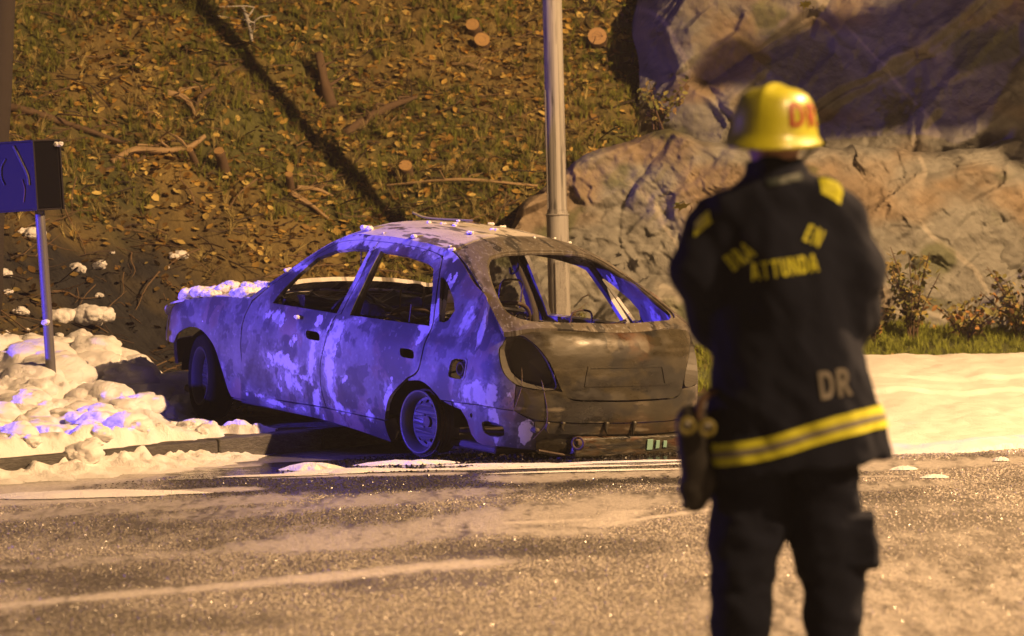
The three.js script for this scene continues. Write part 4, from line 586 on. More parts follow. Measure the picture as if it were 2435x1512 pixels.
{ // left: foam heaped over the pavement, one blanket of lumps nobody could count
  const o = []; const cover = (x, z, q) => {
    const r = fbm(x * 1.7 + 9, z * 1.7, 61, 3); let c = sstep(-1.95, -2.55, x) * sstep(.0, .25, q); c *= 1 - .85 * sstep(1.0, .4, Math.hypot((x + 1.55) / .75, (z + 24.4) / .8)); return c * sstep(.24, .38, r + .1);
  };
  const bil = (x, z, k, s) => 1 - (1 - Math.abs(2 * vn(x * k + s, z * k, s) - 1)) ** 2;
  const hgt = (x, z) => { const q = kerbDist(x, z), c = clamp(cover(x, z, q) + .75 * sstep(1.0, .15, q) * sstep(-1.25, -1.75, x) * sstep(.36, .5, fbm(x * 2.4, z * 2.4, 64, 3))) * sstep(-.01, .22, q) * sstep(3.6, 2.9, q); return (q > 0 ? groundY(x, z, Math.max(q, .02)) : .12) - .04 + c * (.05 + (.08 + .20 * sstep(.6, 2.6, q)) * bil(x, z, 2.3, 3) + .05 * bil(x, z, 6.3, 7) + .022 * bil(x, z, 15, 9)); };
  for (let i = 0; i < 620; i++) {
    const x = rr(-5.6, -1.75), z = -rr(20.0, 26.3), q = kerbDist(x, z); if (q < .02 || q > 3.2) continue; const near = sstep(1.2, .1, q);
    const c = Math.max(cover(x, z, q), near * sstep(-1.15, -1.8, x) * .5); if (rnd() > c) continue;
    const r = rr(.05, .15) * (1 + .6 * sstep(.8, 2.4, q)), y = mix(groundY(x, z, q), hgt(x, z), .8) + r * .1; o.push(blob(x, y, z, r, i * 1.7, .62));
  }
  o.push(grid(250, 430, (u, v) => { const x = mix(-5.2, -1.5, u), z = -mix(20.2, 26.4, v); return kerbDist(x, z) < .03 ? [x, -.05, z] : [x, hgt(x, z), z]; }));
  const g = join(o); const m = part('foam_blanket', g, foamMat, scene); tag(m, 'white fire-fighting foam heaped over the pavement round the sign post', 'foam', null, 'stuff');
}
const FG = 'large foam clumps on the pavement', SG = 'small foam flecks on the charred slope';
foamClump(-2.49, -28.5, 0.085, 7, 'round white foam clump high on the charred slope left of the hood', null);
foamClump(-2.57, -28.3, 0.03, 3, 'small white fleck of foam on the charred slope behind the post', SG);
foamClump(-3.17, -27.7, 0.095, 7, 'wide foam clump on the charred slope right of the sign post', null);
foamClump(-3.03, -27.84, 0.065, 5, 'small pointed foam clump next to a wider one on the charred slope', null);
foamClump(-3.09, -27.0, 0.17, 12, 'elongated foam clump halfway up the charred slope right of the post', null, null, { long: 1.5 });
foamClump(-3, -27.5, 0.04, 4, 'small white fleck of foam on the charred slope behind the post', SG);
foamClump(-3.46, -26.67, 0.07, 6, 'small white fleck of foam on the charred slope behind the post', SG);
foamClump(-3.42, -26.55, 0.04, 4, 'small white fleck of foam on the charred slope behind the post', SG);
foamClump(-3.62, -27.0, 0.08, 6, 'small white fleck of foam on the charred slope behind the post', SG);
foamClump(-3.52, -27.75, 0.1, 6, 'pale foam clump behind the post below the box', null);
foamClump(-3.57, -26.87, 0.05, 4, 'small white fleck of foam on the charred slope behind the post', SG);
foamClump(-3.2, -26.7, 0.05, 4, 'small white fleck of foam on the charred slope behind the post', SG);
foamClump(-2.95, -28.1, 0.03, 3, 'small white fleck of foam on the charred slope behind the post', SG);
foamClump(-2.3, -28.6, 0.025, 3, 'small white fleck of foam on the charred slope behind the post', SG);
foamClump(-2.93, -26.15, 0.24, 14, 'biggest foam heap, a yellowish mound between post and front wheel', null);
foamClump(-2.62, -26.2, 0.13, 9, 'foam heap just left of the front wheel', null);
foamClump(-3.35, -26.0, 0.2, 12, 'foam mound at the far left behind the post', null);
{ // foam on the car and on the sign: each clump lies on what carries it
  carRoot.updateMatrixWorld(true); const on = (x, y, z, r, n, l, g) => { const p = new THREE.Vector3(x, y, z).applyMatrix4(carRoot.matrixWorld); foamClump(p.x, p.z, r, n, l, g, p.y); };
  const HG = 'foam heaped along the hood', RG = 'foam flecks on the roof';
  for (let i = 0; i < 22; i++) { const x = mix(2.0, 2.85, i / 21), v = -1 + .45 * h3(i, 4, 2), q = hoodMap(x, v); on(x, q[1] + .0, q[2], mix(.055, .10, h3(i, 1, 7)), 6, 'foam clump in the row along the edge of the hood', HG); }
  for (let i = 0; i < 15; i++) { const x = mix(.0, 1.3, h3(i, 2, 3)), v = -1 + 1.9 * h3(i, 3, 3) ** 1.4, q = topMap(x, v); on(x, q[1] + .001, q[2], mix(.012, .035, h3(i, 5, 1) ** 2), 3, 'small foam fleck on the car roof', RG); }
  on(1.86, .955, -.735, .045, 4, 'lower of two foam lumps on the front pillar', null); on(1.70, 1.07, -.67, .032, 4, 'upper of two foam lumps on the front pillar', null); on(.16, 1.318, -.52, .035, 4, 'foam lump at the rear left corner of the roof', null); on(1.15, 1.375, -.46, .04, 5, 'foam lump on the roof edge above the front window', null);
  on(1.35, .80, -.83, .03, 3, 'foam lump stuck on the front door below the window', null); on(2.45, .67, -.80, .035, 3, 'foam lump above the front wheel arch', null);
}
foamClump(-3.20, -24.83, .06, 5, 'larger foam lump on top of the box sign', null, 1.955); foamClump(-2.965, -24.9, .042, 4, 'smaller foam lump on the right corner of the box sign', null, 1.965);
foamClump(-3.065, -24.86, .045, 4, 'foam lump clinging halfway up the sign post', null, .80);
for (const [x, z, r, n, l] of [[-1.98, -23.25, .10, 8, 'rounded foam heap on the kerb nearest the front wheel'], [-2.25, -23.1, .085, 7, 'second foam heap from the front wheel along the kerb'], [-2.1, -23.9, .07, 6, 'bluish foam heap in front of the front tyre'], [-2.45, -24.3, .10, 8, 'blue-lit foam heap left of the front tyre'], [-2.35, -25.1, .13, 10, 'foam heap leaning against the front of the front tyre'], [-2.75, -25.3, .17, 12, 'broad foam heap between the sign post and the front bumper'], [-2.3, -24.75, .08, 7, 'small foam heap at the foot of the front tyre']]) foamClump(x, z, r, n, l, null);
{ // foam washed down over the kerb into the gutter, left
  const at = (x) => { let b = 0, m = 9; for (let i = 0; i < KS.length; i++) if (Math.abs(KS[i].x - x) < m) { m = Math.abs(KS[i].x - x); b = i / (KS.length - 1); } return b; }, A0 = at(-4.4), A1 = at(-1.5);
  const g = grid(150, 26, (u, v) => { const s = mix(A0, A1, u), p = KC.getPointAt(s), t = KC.getTangentAt(s), env = Math.sin(Math.PI * clamp(u)) ** .5 * (.45 + 1.1 * fbm(u * 26, 2, 71, 4)) * sstep(1, .86, u) * mix(.5, 1.1, sstep(.25, .8, u)), w = .42 * env + .02, q = -w * v + .01, x = p.x + t.z * q, z = p.z - t.x * q, hh = (.075 * env * (1 - v) ** 1.5 + .06 * env * (1 - v) * (1.6 * Math.abs(2 * fbm(x * 9, z * 9, 72, 3) - 1)) - .004 * v) * sstep(0, .06, env); return [x, hh + .004, z]; });
  single('foam_apron', g, foamMat, 'sheet of foam sloping from the kerb into the gutter at the left', 'foam');
}
{ // right: a deep bank of foam along the far gutter
  const H = (x, d) => {
    const fr = 22.05 + .42 * (x - 2) * .55 + .35 * (fbm(x * 1.3, 5, 81, 3) - .5), b = d - fr, bk = 27.6 + .12 * (x - 2.4); if (b < 0 || d > bk + .6) return -.03;
    const L = sstep(1.55, 2.2, x + .5 * (fbm(d * .8, 1, 85, 3) - .5)), rise = .03 * sstep(0, .25, b) + .05 * sstep(.2, 1.6, b) + .07 * sstep(1.2, 3.0, b) + .10 * sstep(2.2, 5.0, b);
    const fold = .04 * sstep(0, .12, d - (24.9 + .25 * Math.sin(x * 2.1) + .5 * fbm(x * 1.6, 3, 83, 2))) + .025 * sstep(0, .1, d - (26.0 + .3 * Math.sin(x * 1.4 + 1)));
    return L * (rise + fold * .9 + .10 * (fbm(x * 1.3, d * .9, 86, 4) - .45) + .02 * (Math.abs(2 * vn(x * 3.1, d * 2.2, 88) - 1) - .5) * sstep(.1, .9, b) + .018 * fbm(x * 12, d * 12, 87, 3)) * sstep(bk + .6, bk - .2, d) - .03 * (1 - L);
  };
  const g = grid(330, 300, (u, v) => { const x = mix(1.4, 9.5, u ** 1.25), d = mix(21.4, 28.3, v); return [x, H(x, d), -d]; });
  single('foam_bank', g, new THREE.MeshPhysicalMaterial({ color: rgb(.82, .80, .77), roughness: .6, bumpMap: bubbles, bumpScale: .008, side: THREE.DoubleSide }), 'long deep bank of foam along the road edge right of the firefighter', 'foam');
}
function puddleFoam(x, z, rx, rz, hgt, s, label, group) { // a thin raft of foam floating on the wet road
  const g = grid(64, 8, (u, v) => { const a = u * Math.PI * 2, k = 1 + .55 * (fbm(Math.cos(a) * 2 + s, Math.sin(a) * 2, s, 4) - .5) * 2, r = v; return [Math.cos(a) * rx * k * r, .005 + hgt * (1 - v ** 2.4) * (.6 + .8 * fbm(Math.cos(a) * r * 4 + s, Math.sin(a) * r * 4, s + 3, 3)), Math.sin(a) * rz * k * r]; });
  single('foam_raft', g, foamMat, label, 'foam', [x, 0, z], group);
}
puddleFoam(-1.18, -22.0, .16, .09, .035, 3, 'domed foam island on the wet road left of the car', null);
puddleFoam(-.95, -21.75, .40, .10, .02, 5, 'long thin foam raft on the wet road beside the rear door', null);
puddleFoam(-.62, -22.25, .30, .09, .025, 8, 'bluish foam raft near the sill of the car', null);
puddleFoam(.05, -21.9, .35, .10, .012, 11, 'foam raft in front of the rear wheel', null);
puddleFoam(-2.35, -20.45, .62, .12, .03, 14, 'thick white foam streak on the road at the left edge', null);
puddleFoam(2.15, -20.9, .07, .04, .02, 17, 'small foam patch on the asphalt right of the firefighter', null); puddleFoam(2.25, -20.3, .09, .05, .015, 19, 'flat foam patch nearest the camera right of the firefighter', null); puddleFoam(2.75, -21.4, .05, .04, .02, 23, 'tiny foam patch by the bank at the right edge', null);
for (const [x, d, w, l, s] of [[-.55, 21.75, .5, .045, 31], [.25, 21.7, .55, .04, 33], [.75, 22.0, .5, .05, 35], [-1.35, 21.6, .35, .06, 37], [.5, 21.35, .6, .035, 39], [-.2, 22.05, .35, .04, 41], [1.2, 21.75, .45, .05, 43]]) puddleFoam(x, -d, w, l, .008, s, 'thin foam streak drifting on the puddle beside the car', 'foam streaks on the puddle');

// ---------------------------------------------------------------- steel pole, sign box, trees
const galvTex = tex(256, 512, (u, v) => { const n = fbm(u * 12, v * 30, 3, 4), s = fbm(u * 26, v * 3, 8, 3), k = .8 + .35 * (n - .5) - .35 * sstep(.55, .75, s) - .25 * sstep(.66, .72, fbm(u * 20, v * 44, 12, 3)); return [k, k * .99, k * .96]; }, true);
const galv = std([.44, .43, .42], .55, { map: galvTex, bumpMap: GRAIN, bumpScale: .001 });
{
  const t = thing('steel_pole', 'tall pale grey steel pole standing behind the car', 'pole', [.36, .35, -28.5]);
  part('shaft', new THREE.LatheGeometry([[.083, 0], [.083, 1.06], [.079, 1.075], [.074, 1.10], [.072, 2.7], [.066, 6], [.06, 8.6], [0, 8.6]].map((p) => new THREE.Vector2(...p)), 28), galv, t);
  part('access_door', new RoundedBoxGeometry(.085, .42, .02, 3, .008).translate(.012, .50, .078), galv, t);
  part('collar', new THREE.TorusGeometry(.0855, .006, 8, 30).rotateX(Math.PI / 2).translate(0, 1.06, 0), galv, t);
  part('cable_strip', box(.012, .9, .014, -.07, 1.55, .032, .004), std([.18, .17, .16], .6), t);
  part('base_flange', new THREE.CylinderGeometry(.13, .14, .05, 24), galv, t);
}
{ // sign box on a leaning post
  const navy = new THREE.MeshPhysicalMaterial({ color: rgb(.020, .017, .019), roughness: .7, specularIntensity: .4, side: THREE.DoubleSide }), dk = new THREE.MeshPhysicalMaterial({ color: rgb(.005, .005, .006), roughness: .9, specularIntensity: .1, side: THREE.DoubleSide }), post = std([.11, .105, .11], .5, { bumpMap: LUMPS, bumpScale: .004 });
  const t = thing('sign_box', 'metal box sign with scrawled paint on a leaning post at the left', 'sign', [-3.03, .13, -24.9]); t.rotation.set(0, 0, R(2.1));
  part('post', taper([[0, -.1, 0], [0, .8, 0], [-.005, 1.42, 0]], [.034, .033, .033], 10, 14, .08), post, t);
  const b = new THREE.Group(); b.name = 'box'; t.add(b); b.position.set(-.10, 1.645, .0); b.rotation.y = R(-27);
  const W = .62, H = .44, D = .30;
  part('front_panel', box(W, H, .012, -W / 2 + .19, 0, D / 2, .004), navy, b); part('back_panel', box(W, H, .012, -W / 2 + .19, 0, -D / 2, .004), navy, b);
  part('end_panel', box(.012, H - .01, D - .014, .184, 0, 0, .004), dk, b); part('end_panel', box(.012, H - .01, D - .014, .196 - W, 0, 0, .004), dk, b);
  part('top_panel', box(W + .02, .012, D + .03, -W / 2 + .19, H / 2 + .006, 0, .004), navy, b); part('bottom_panel', box(W, .012, D, -W / 2 + .19, -H / 2 - .004, 0, .004), navy, b);
  part('edge_strip', box(.016, H + .02, .016, .198, 0, D / 2 + .004, .004), navy, b); part('edge_strip', box(.016, H + .02, .016, .198, 0, -D / 2 - .004, .004), navy, b);
  const ink = std([.03, .028, .04], .6); const z = D / 2 + .008;
  part('paint_mark', tube([[-.02, .12, z], [-.055, .07, z], [-.06, .0, z], [-.04, -.05, z]], .008, 20, 5).scale(1, 1, 1), ink, b);
  part('paint_mark', tube([[.05, .20, z], [.10, .10, z], [.145, .0, z], [.15, -.06, z]], .012, 20, 5), ink, b);
  part('paint_mark', tube([[.10, -.02, z], [.115, -.08, z], [.10, -.17, z]], .006, 12, 5), std([.08, .04, .03], .6), b);
}
function leafCrown(t, clumps, n, mat, size, cols) { const m = new THREE.InstancedMesh(mapleLeaf, mat, n), o = new THREE.Object3D(); m.name = 'crown'; m.userData.kind = 'stuff'; shade(m); for (let i = 0; i < n; i++) { const c = clumps[i % clumps.length], a = rnd() * 6.3, e = Math.acos(rr(-1, 1)), r = c[3] * Math.cbrt(rnd()); o.position.set(c[0] + r * Math.sin(e) * Math.cos(a), c[1] + r * .7 * Math.cos(e), c[2] + r * Math.sin(e) * Math.sin(a)); o.rotation.set(rr(-.8, .8), rnd() * 6.3, rr(-.8, .8)); o.scale.setScalar(size * rr(.7, 1.2)); o.updateMatrix(); m.setMatrixAt(i, o.matrix); const q = cols[i % cols.length], k = rr(.7, 1.2); m.setColorAt(i, rgb(q[0] * k, q[1] * k, q[2] * k)); } t.add(m); }
{ // burnt scraps, ash and wire round the rear wheel
  const g = new THREE.TetrahedronGeometry(1, 0); g.scale(1, .35, .7); const L = [];
  for (let i = 0; i < 3200; i++) { const a = rnd() * 6.3, r = Math.sqrt(rnd()), x = .1 + Math.cos(a) * r * 1.5, z = -22.75 + Math.sin(a) * r * .9 - .45 * (x - .1); if (kerbDist(x, z) > -.1) continue; const k = rr(.4, 1.4); L.push({ p: [x, .006, z], r: [rr(-.6, .6), rnd() * 6.3, rr(-.6, .6)], s: rr(.005, .022) * (1.2 - r * .5), c: [.02 * k, .018 * k, .016 * k] }); }
  scatter('burnt_debris', g, std(null, .35), L, 'black burnt scraps and ash on the road under the car', 'debris');
}
{
  const t = thing('leafy_tree', 'leafy tree over the rock, right of the picture, throwing leaf shadows', 'tree', gp(8.0, -29.0, -.1));
  const y0 = t.position.y, L = (x, y, d) => [x - 8.0, y - y0, -d + 29.0];
  part('trunk', taper([[0, 0, 0], [-.1, 2.5, .1], [.05, 5, 0], [0, 8.5, .2]], [.19, .15, .11, .04], 18, 12, .3), bark, t);
  const tips = [[5.72, 5.66, 25.4, .11], [6.10, 5.62, 25.4, .30], [6.34, 5.5, 25.4, .34], [6.6, 5.62, 25.45, .32], [6.74, 5.34, 25.4, .30], [6.88, 5.03, 25.4, .26], [7.02, 5.85, 25.4, .34], [6.5, 5.2, 25.5, .15], [7.1, 4.78, 25.4, .22], [7.5, 5.6, 25.7, .45], [8.0, 6.2, 26.5, .5], [8.6, 7.2, 28.0, .8]];
  for (const q of tips) { const e = L(q[0], q[1], q[2]); part('limb', taper([[0, Math.max(2.4, e[1] * .62), .05], [e[0] * .5, e[1] * .88, e[2] * .5], e], [.05, .03, .008], 10, 6), bark, t); }
  leafCrown(t, tips.map((q) => [...L(q[0], q[1], q[2]), q[3]]), 3600, std(null, .8), .16, [[.09, .11, .025], [.07, .10, .02]]);
}
{
  const t = thing('dark_tree', 'dark leaning tree trunk at the upper left edge', 'tree', gp(-3.74, -26.6, -.1)); const y0 = t.position.y;
  part('trunk', taper([[0, 0, 0], [.13, 1.2, .2], [.27, 2.6, .35], [.34, 4.2, .4], [.5, 7, .3]], [.15, .125, .115, .10, .04], 22, 14, .25), std([.035, .027, .022], .9, { bumpMap: LUMPS, bumpScale: .012 }), t);
  const tips = [[1.2, 6, .8, .8], [-.8, 6.4, .2, .9], [.4, 7.4, -.4, 1], [.9, 5.2, -.8, .6], [-.6, 5, 1, .6]];
  for (const q of tips) part('limb', taper([[.35, q[1] * .7, .38], [mix(.35, q[0], .5), q[1] * .9, mix(.38, q[2], .5)], q.slice(0, 3)], [.04, .025, .008], 8, 6), bark, t);
  leafCrown(t, tips, 500, std(null, .8), .16, [[.09, .11, .025]]);
}
// ---------------------------------------------------------------- lamps outside the picture that light it
function streetLamp(x, z, hx, hz, hgt, cd, label, cone = 86) {
  const t = thing('street_lamp', label, 'street lamp', [x, 0, z], 'street lamps along the road');
  part('shaft', new THREE.CylinderGeometry(.06, .09, hgt, 20).translate(0, hgt / 2, 0), galv, t);
  const dx = hx - x, dz = hz - z, an = Math.atan2(-dz, dx), l = Math.hypot(dx, dz);
  part('arm', tube([[0, hgt - .05, 0], [dx * .3, hgt + .25, dz * .3], [dx * .9, hgt + .3, dz * .9]], .035, 16, 8), galv, t);
  const hd = part('lamp_head', new RoundedBoxGeometry(.62, .13, .28, 3, .05).rotateY(an).translate(dx, hgt + .30, dz), galv, t);
  part('lamp_lens', new RoundedBoxGeometry(.40, .04, .20, 3, .018).rotateY(an).translate(dx, hgt + .235, dz), std([.9, .7, .4], .4, { emissive: SODIUM.clone(), emissiveIntensity: 25 }), hd);
  const s = new THREE.SpotLight(SODIUM, cd, 0, R(cone), .15, 2); s.position.set(hx, hgt + .17, hz); s.target.position.set(hx, 0, hz); s.castShadow = true; s.shadow.radius = 6; s.shadow.mapSize.set(2048, 2048); scene.add(s, s.target);
}
streetLamp(13.4, -19.1, 11.3, -17.0, 10.0, LAMP_CD, 'lit sodium street lamp out of view to the right of the car');
streetLamp(11.0, -5.0, 9.0, -6.0, 9.0, LAMP_CD * .3, 'lit sodium street lamp behind the photographer', 62);
{ // fire engine out of view on the left, its blue beacon turned on the car
  const t = thing('fire_engine', 'red fire engine with a blue roof beacon, out of view to the left', 'fire engine', [-20.0, 0, -17.15]); t.rotation.y = R(-20);
  const red = std([.42, .02, .018], .3), glassM = std([.02, .022, .025], .1), rub = std([.02, .02, .02], .8), chrome = std([.5, .5, .5], .3, { metalness: .8 });
  part('body', box(2.4, 2.1, 4.4, 0, 1.65, 1.3, .08), red, t); const cab = part('cab', box(2.35, 2.0, 2.0, 0, 1.55, -2.0, .12), red, t);
  part('windscreen', box(2.0, .85, .03, 0, 2.0, -3.0, .012), glassM, cab); for (const s of [-1, 1]) part('side_window', box(.03, .75, 1.1, s * 1.17, 2.0, -2.1, .012), glassM, cab);
  for (const s of [-1, 1]) { part('bumper_lamp', box(.3, .18, .05, s * .85, .85, -3.01, .02), std([.7, .7, .65], .2), cab); for (const k of [0, 1, 2]) part('locker_shutter', box(.03, 1.5, 1.15, s * 1.2, 1.75, -.1 + k * 1.35, .01), chrome, t); for (const zz of [-2.1, 2.0]) { const w = part('wheel', new THREE.TorusGeometry(.36, .14, 12, 28).rotateY(Math.PI / 2).translate(s * 1.05, .5, zz), rub, t); part('rim', new THREE.CylinderGeometry(.26, .26, .2, 20).rotateZ(Math.PI / 2).translate(s * 1.05, .5, zz), chrome, w); } }
  part('bumper', box(2.4, .4, .2, 0, .55, -3.06, .05), chrome, t); part('ladder', [box(.04, .06, 4.2, -.3, 2.85, 1.2), box(.04, .06, 4.2, .3, 2.85, 1.2), ...Array.from({ length: 12 }, (_, i) => box(.6, .03, .03, 0, 2.85, -.7 + i * .34))], chrome, t);
  part('beacon_foot', box(.30, .10, .30, .85, 2.60, -2.6, .02), rub, t);
  const b = part('beacon_lens', new THREE.CylinderGeometry(.10, .12, .22, 24).translate(.85, 2.76, -2.6), std([.05, .06, .6], .3, { emissive: BLUE.clone(), emissiveIntensity: 20 }), t);
  t.updateMatrixWorld(true); const p = new THREE.Vector3(.85, 2.76, -2.6).applyMatrix4(t.matrixWorld);
  const l = new THREE.SpotLight(BLUE, BLUE_CD, 0, R(9), .55, 2); l.position.copy(p); l.target.position.set(-.9, .9, -24.1); l.castShadow = true; l.shadow.radius = 4; scene.add(l, l.target); // the turning beam
  const w = new THREE.PointLight(BLUE, BLUE_CD * .11, 0, 2); w.position.copy(p); w.castShadow = true; w.shadow.radius = 4; scene.add(w); // and the glow of the whole lens
}

// ---------------------------------------------------------------- firefighter seen from behind (x right, y up, z towards the camera)
const ff = thing('person', 'firefighter in dark navy uniform and yellow helmet, seen from behind, arms folded in front', 'person', [.745, 0, -10.6]);
const navyCloth = new THREE.MeshPhysicalMaterial({ color: rgb(.0095, .0125, .026), roughness: .95, specularIntensity: .3, side: THREE.DoubleSide }), skin = std([.36, .20, .14], .6), hiVis = std([.62, .64, .03], .6), silver = std([.20, .19, .17], .5), helmetM = new THREE.MeshPhysicalMaterial({ color: rgb(.43, .43, .012), roughness: .42, bumpMap: LUMPS, bumpScale: .0015, clearcoat: .45, clearcoatRoughness: .25, side: THREE.DoubleSide });
const cap = (p, a, b, ra, rb, sz = 1) => { const pz = p[2] / sz, ex = b[0] - a[0], ey = b[1] - a[1], ez = (b[2] - a[2]) / sz, t = clamp(((p[0] - a[0]) * ex + (p[1] - a[1]) * ey + (pz - a[2] / sz) * ez) / (ex * ex + ey * ey + ez * ez)); return Math.hypot(p[0] - a[0] - t * ex, p[1] - a[1] - t * ey, pz - a[2] / sz - t * ez) - mix(ra, rb, t); };
const smin = (a, b, k) => { const h = clamp(.5 + .5 * (b - a) / k); return mix(b, a, h) - k * h * (1 - h); };
const jcx = spl([.80, .95, 1.1, 1.3, 1.5, 1.62], [.050, .035, .022, .005, 0, -.004]), jhx = spl([.80, .90, 1.0, 1.1, 1.25, 1.42, 1.52, 1.58, 1.63], [.262, .248, .230, .215, .212, .222, .205, .155, .085]), jhz = spl([.80, 1.0, 1.2, 1.4, 1.52, 1.63], [.168, .158, .155, .158, .13, .075]);
const jacketD = (p) => {
  const [x, y, z] = p, yy = clamp(y, .78, 1.63), hx = jhx(yy), hz = jhz(yy), cx = jcx(yy);
  let d = (Math.hypot((x - cx) / hx, (z + .005) / hz) - 1) * Math.min(hx, hz); d = Math.max(d, y - 1.63, .80 + .09 * x - y);
  d = smin(d, cap(p, [-.175, 1.485, 0], [-.212, 1.36, .005], .086, .084), .05); d = smin(d, cap(p, [-.212, 1.36, .005], [-.178, 1.215, -.03], .084, .074), .03); d = smin(d, cap(p, [-.178, 1.215, -.03], [-.02, 1.17, -.27], .072, .052), .03);
  d = smin(d, cap(p, [.178, 1.495, 0], [.212, 1.36, .005], .086, .086), .05); d = smin(d, cap(p, [.212, 1.36, .005], [.212, 1.225, -.03], .086, .076), .03); d = smin(d, cap(p, [.212, 1.225, -.03], [.05, 1.14, -.28], .074, .052), .03);
  const neck = Math.max((Math.hypot((x + .006) / .088, (z + .005) / .088) - 1) * .088, y - (1.675 - .14 * Math.max(0, x)), 1.55 - y); d = smin(d, neck, .03);
  const hood = cap(p, [-.13, 1.55, .07], [.13, 1.575, .07], .05, .05); d = smin(d, hood, .05); // collar roll over the shoulders
  const f = fbm(x * 7, y * 3.2, z * 7 + 3, 3) - .5, w = fbm(x * 16 + y * 9, y * 11, z * 16, 2) - .5; return d + .040 * f + .020 * w;
};
const trouserD = (p) => {
  let d = cap(p, [-.070, .86, -.01], [-.108, .62, 0], .118, .098, 1.0); d = smin(d, cap(p, [.10, .86, -.01], [.128, .62, 0], .118, .100), .02);
  d = smin(d, cap(p, [-.108, .62, 0], [-.126, .40, .005], .098, .082), .02); d = smin(d, cap(p, [-.126, .36, .005], [-.128, .12, .0], .088, .080), .02);
  d = smin(d, cap(p, [.128, .62, 0], [.138, .40, .005], .100, .080), .02); d = smin(d, cap(p, [.138, .38, .005], [.140, .12, .0], .084, .078), .02);
  d = smin(d, Math.max(Math.abs(p[0] - .218) - .032, Math.abs(p[1] - .60) - .062, Math.abs(p[2]) - .075) - .008, .02);
  d = smin(d, cap(p, [-.185, .375, 0], [-.13, .385, .01], .012, .05), .03);
  const [x, y, z] = p; d = Math.max(d, y - .92, .085 - y); return d + .045 * (fbm(x * 7, y * 9, z * 7, 3) - .5) + .02 * (fbm(x * 15, y * 24, z * 15, 2) - .5);
};
function mesher(fn, c, half, n) { // marching cubes of a distance field
  const mc = new MarchingCubes(n, new THREE.MeshBasicMaterial(), false, false, 400000); mc.isolation = 0; mc.reset();
  for (let k = 0; k < n; k++) for (let j = 0; j < n; j++) for (let i = 0; i < n; i++) mc.field[k * n * n + j * n + i] = -fn([c[0] + half * ((i - n / 2) / (n / 2)), c[1] + half * ((j - n / 2) / (n / 2)), c[2] + half * ((k - n / 2) / (n / 2))]);
  mc.update(); const cnt = mc.count, P = mc.positionArray.slice(0, cnt * 3); let g = new THREE.BufferGeometry(); for (let i = 0; i < cnt; i++) { P[3 * i] = P[3 * i] * half + c[0]; P[3 * i + 1] = P[3 * i + 1] * half + c[1]; P[3 * i + 2] = P[3 * i + 2] * half + c[2]; }
  g.setAttribute('position', new THREE.Float32BufferAttribute(P, 3)); g = mergeVertices(g, 1e-4); g.computeVertexNormals(); const p = g.attributes.position, uv = new Float32Array(p.count * 2); for (let i = 0; i < p.count; i++) { uv[2 * i] = (p.getX(i) + p.getZ(i)) * 3; uv[2 * i + 1] = p.getY(i) * 3; } g.setAttribute('uv', new THREE.BufferAttribute(uv, 2)); return g;
}
const jacket = part('jacket', mesher(jacketD, [.01, 1.26, -.06], .50, 92), navyCloth, ff); part('trousers', mesher(trouserD, [.01, .50, 0], .48, 84), navyCloth, ff);
{ // body: head, neck, forearms' hands
  const headD = (p) => { let d = cap(p, [0, 1.775, -.015], [.004, 1.74, -.03], .090, .082); d = smin(d, cap(p, [0, 1.70, -.05], [.01, 1.685, -.075], .062, .045), .03); d = smin(d, cap(p, [-.002, 1.72, .01], [0, 1.56, .015], .062, .066), .03); for (const s of [-1, 1]) d = smin(d, cap(p, [s * .088, 1.755, -.005], [s * .09, 1.715, -.01], .014, .010), .008); d = smin(d, cap(p, [.006, 1.745, -.115], [.008, 1.722, -.135], .010, .016), .012); for (const s of [-1, 1]) d = Math.max(d, -cap(p, [.006 + s * .032, 1.755, -.128], [.006 + s * .036, 1.755, -.13], .012, .012)); d = Math.max(d, -cap(p, [-.02, 1.695, -.128], [.03, 1.695, -.128], .005, .005)); return d; };
  const hand = (o, dir) => { const D = (p) => { let d = cap(p, [o[0], o[1], o[2]], [o[0] + dir * .06, o[1] + .005, o[2] - .02], .030, .036, .6); for (let k = 0; k < 4; k++) { const y = o[1] + .030 - k * .020, l = [.066, .076, .072, .056][k]; d = smin(d, cap(p, [o[0] + dir * .07, y, o[2] - .025], [o[0] + dir * (.07 + l * .55), y, o[2] - .022], .010, .0095), .006); d = smin(d, cap(p, [o[0] + dir * (.07 + l * .55), y, o[2] - .022], [o[0] + dir * (.07 + l * .85), y - .004, o[2] + .008], .0095, .008), .005); } d = smin(d, cap(p, [o[0] + dir * .015, o[1] + .025, o[2]], [o[0] + dir * .06, o[1] + .062, o[2] - .005], .013, .010), .01); return d; }; return mesher(D, [o[0] + dir * .06, o[1], o[2]], .12, 56); };
  part('body', [mesher(headD, [0, 1.70, -.03], .20, 72), hand([-.01, 1.165, -.31], 1), hand([.04, 1.13, -.33], -1)], skin, ff);
  part('hair', mesher((p) => Math.max(cap(p, [0, 1.78, -.012], [.002, 1.755, -.01], .097, .092), .02 - p[2] * .3 - .03 + (1.715 - p[1]) * .9 + .0, 1.722 - p[1], -p[2] - .02), [0, 1.77, 0], .14, 48), std([.028, .02, .014], .7), ff);
  for (const s of [-1, 1]) { const x = s < 0 ? -.128 : .140; part('boot', mesher((p) => { let d = cap(p, [x, .05, .05], [x + s * .012, .045, -.17], .058, .05); d = smin(d, cap(p, [x, .06, .02], [x, .24, .01], .066, .07), .03); return Math.max(d, -p[1], p[1] - .26); }, [x, .13, -.05], .22, 56), std([.012, .012, .012], .5), ff); }
}
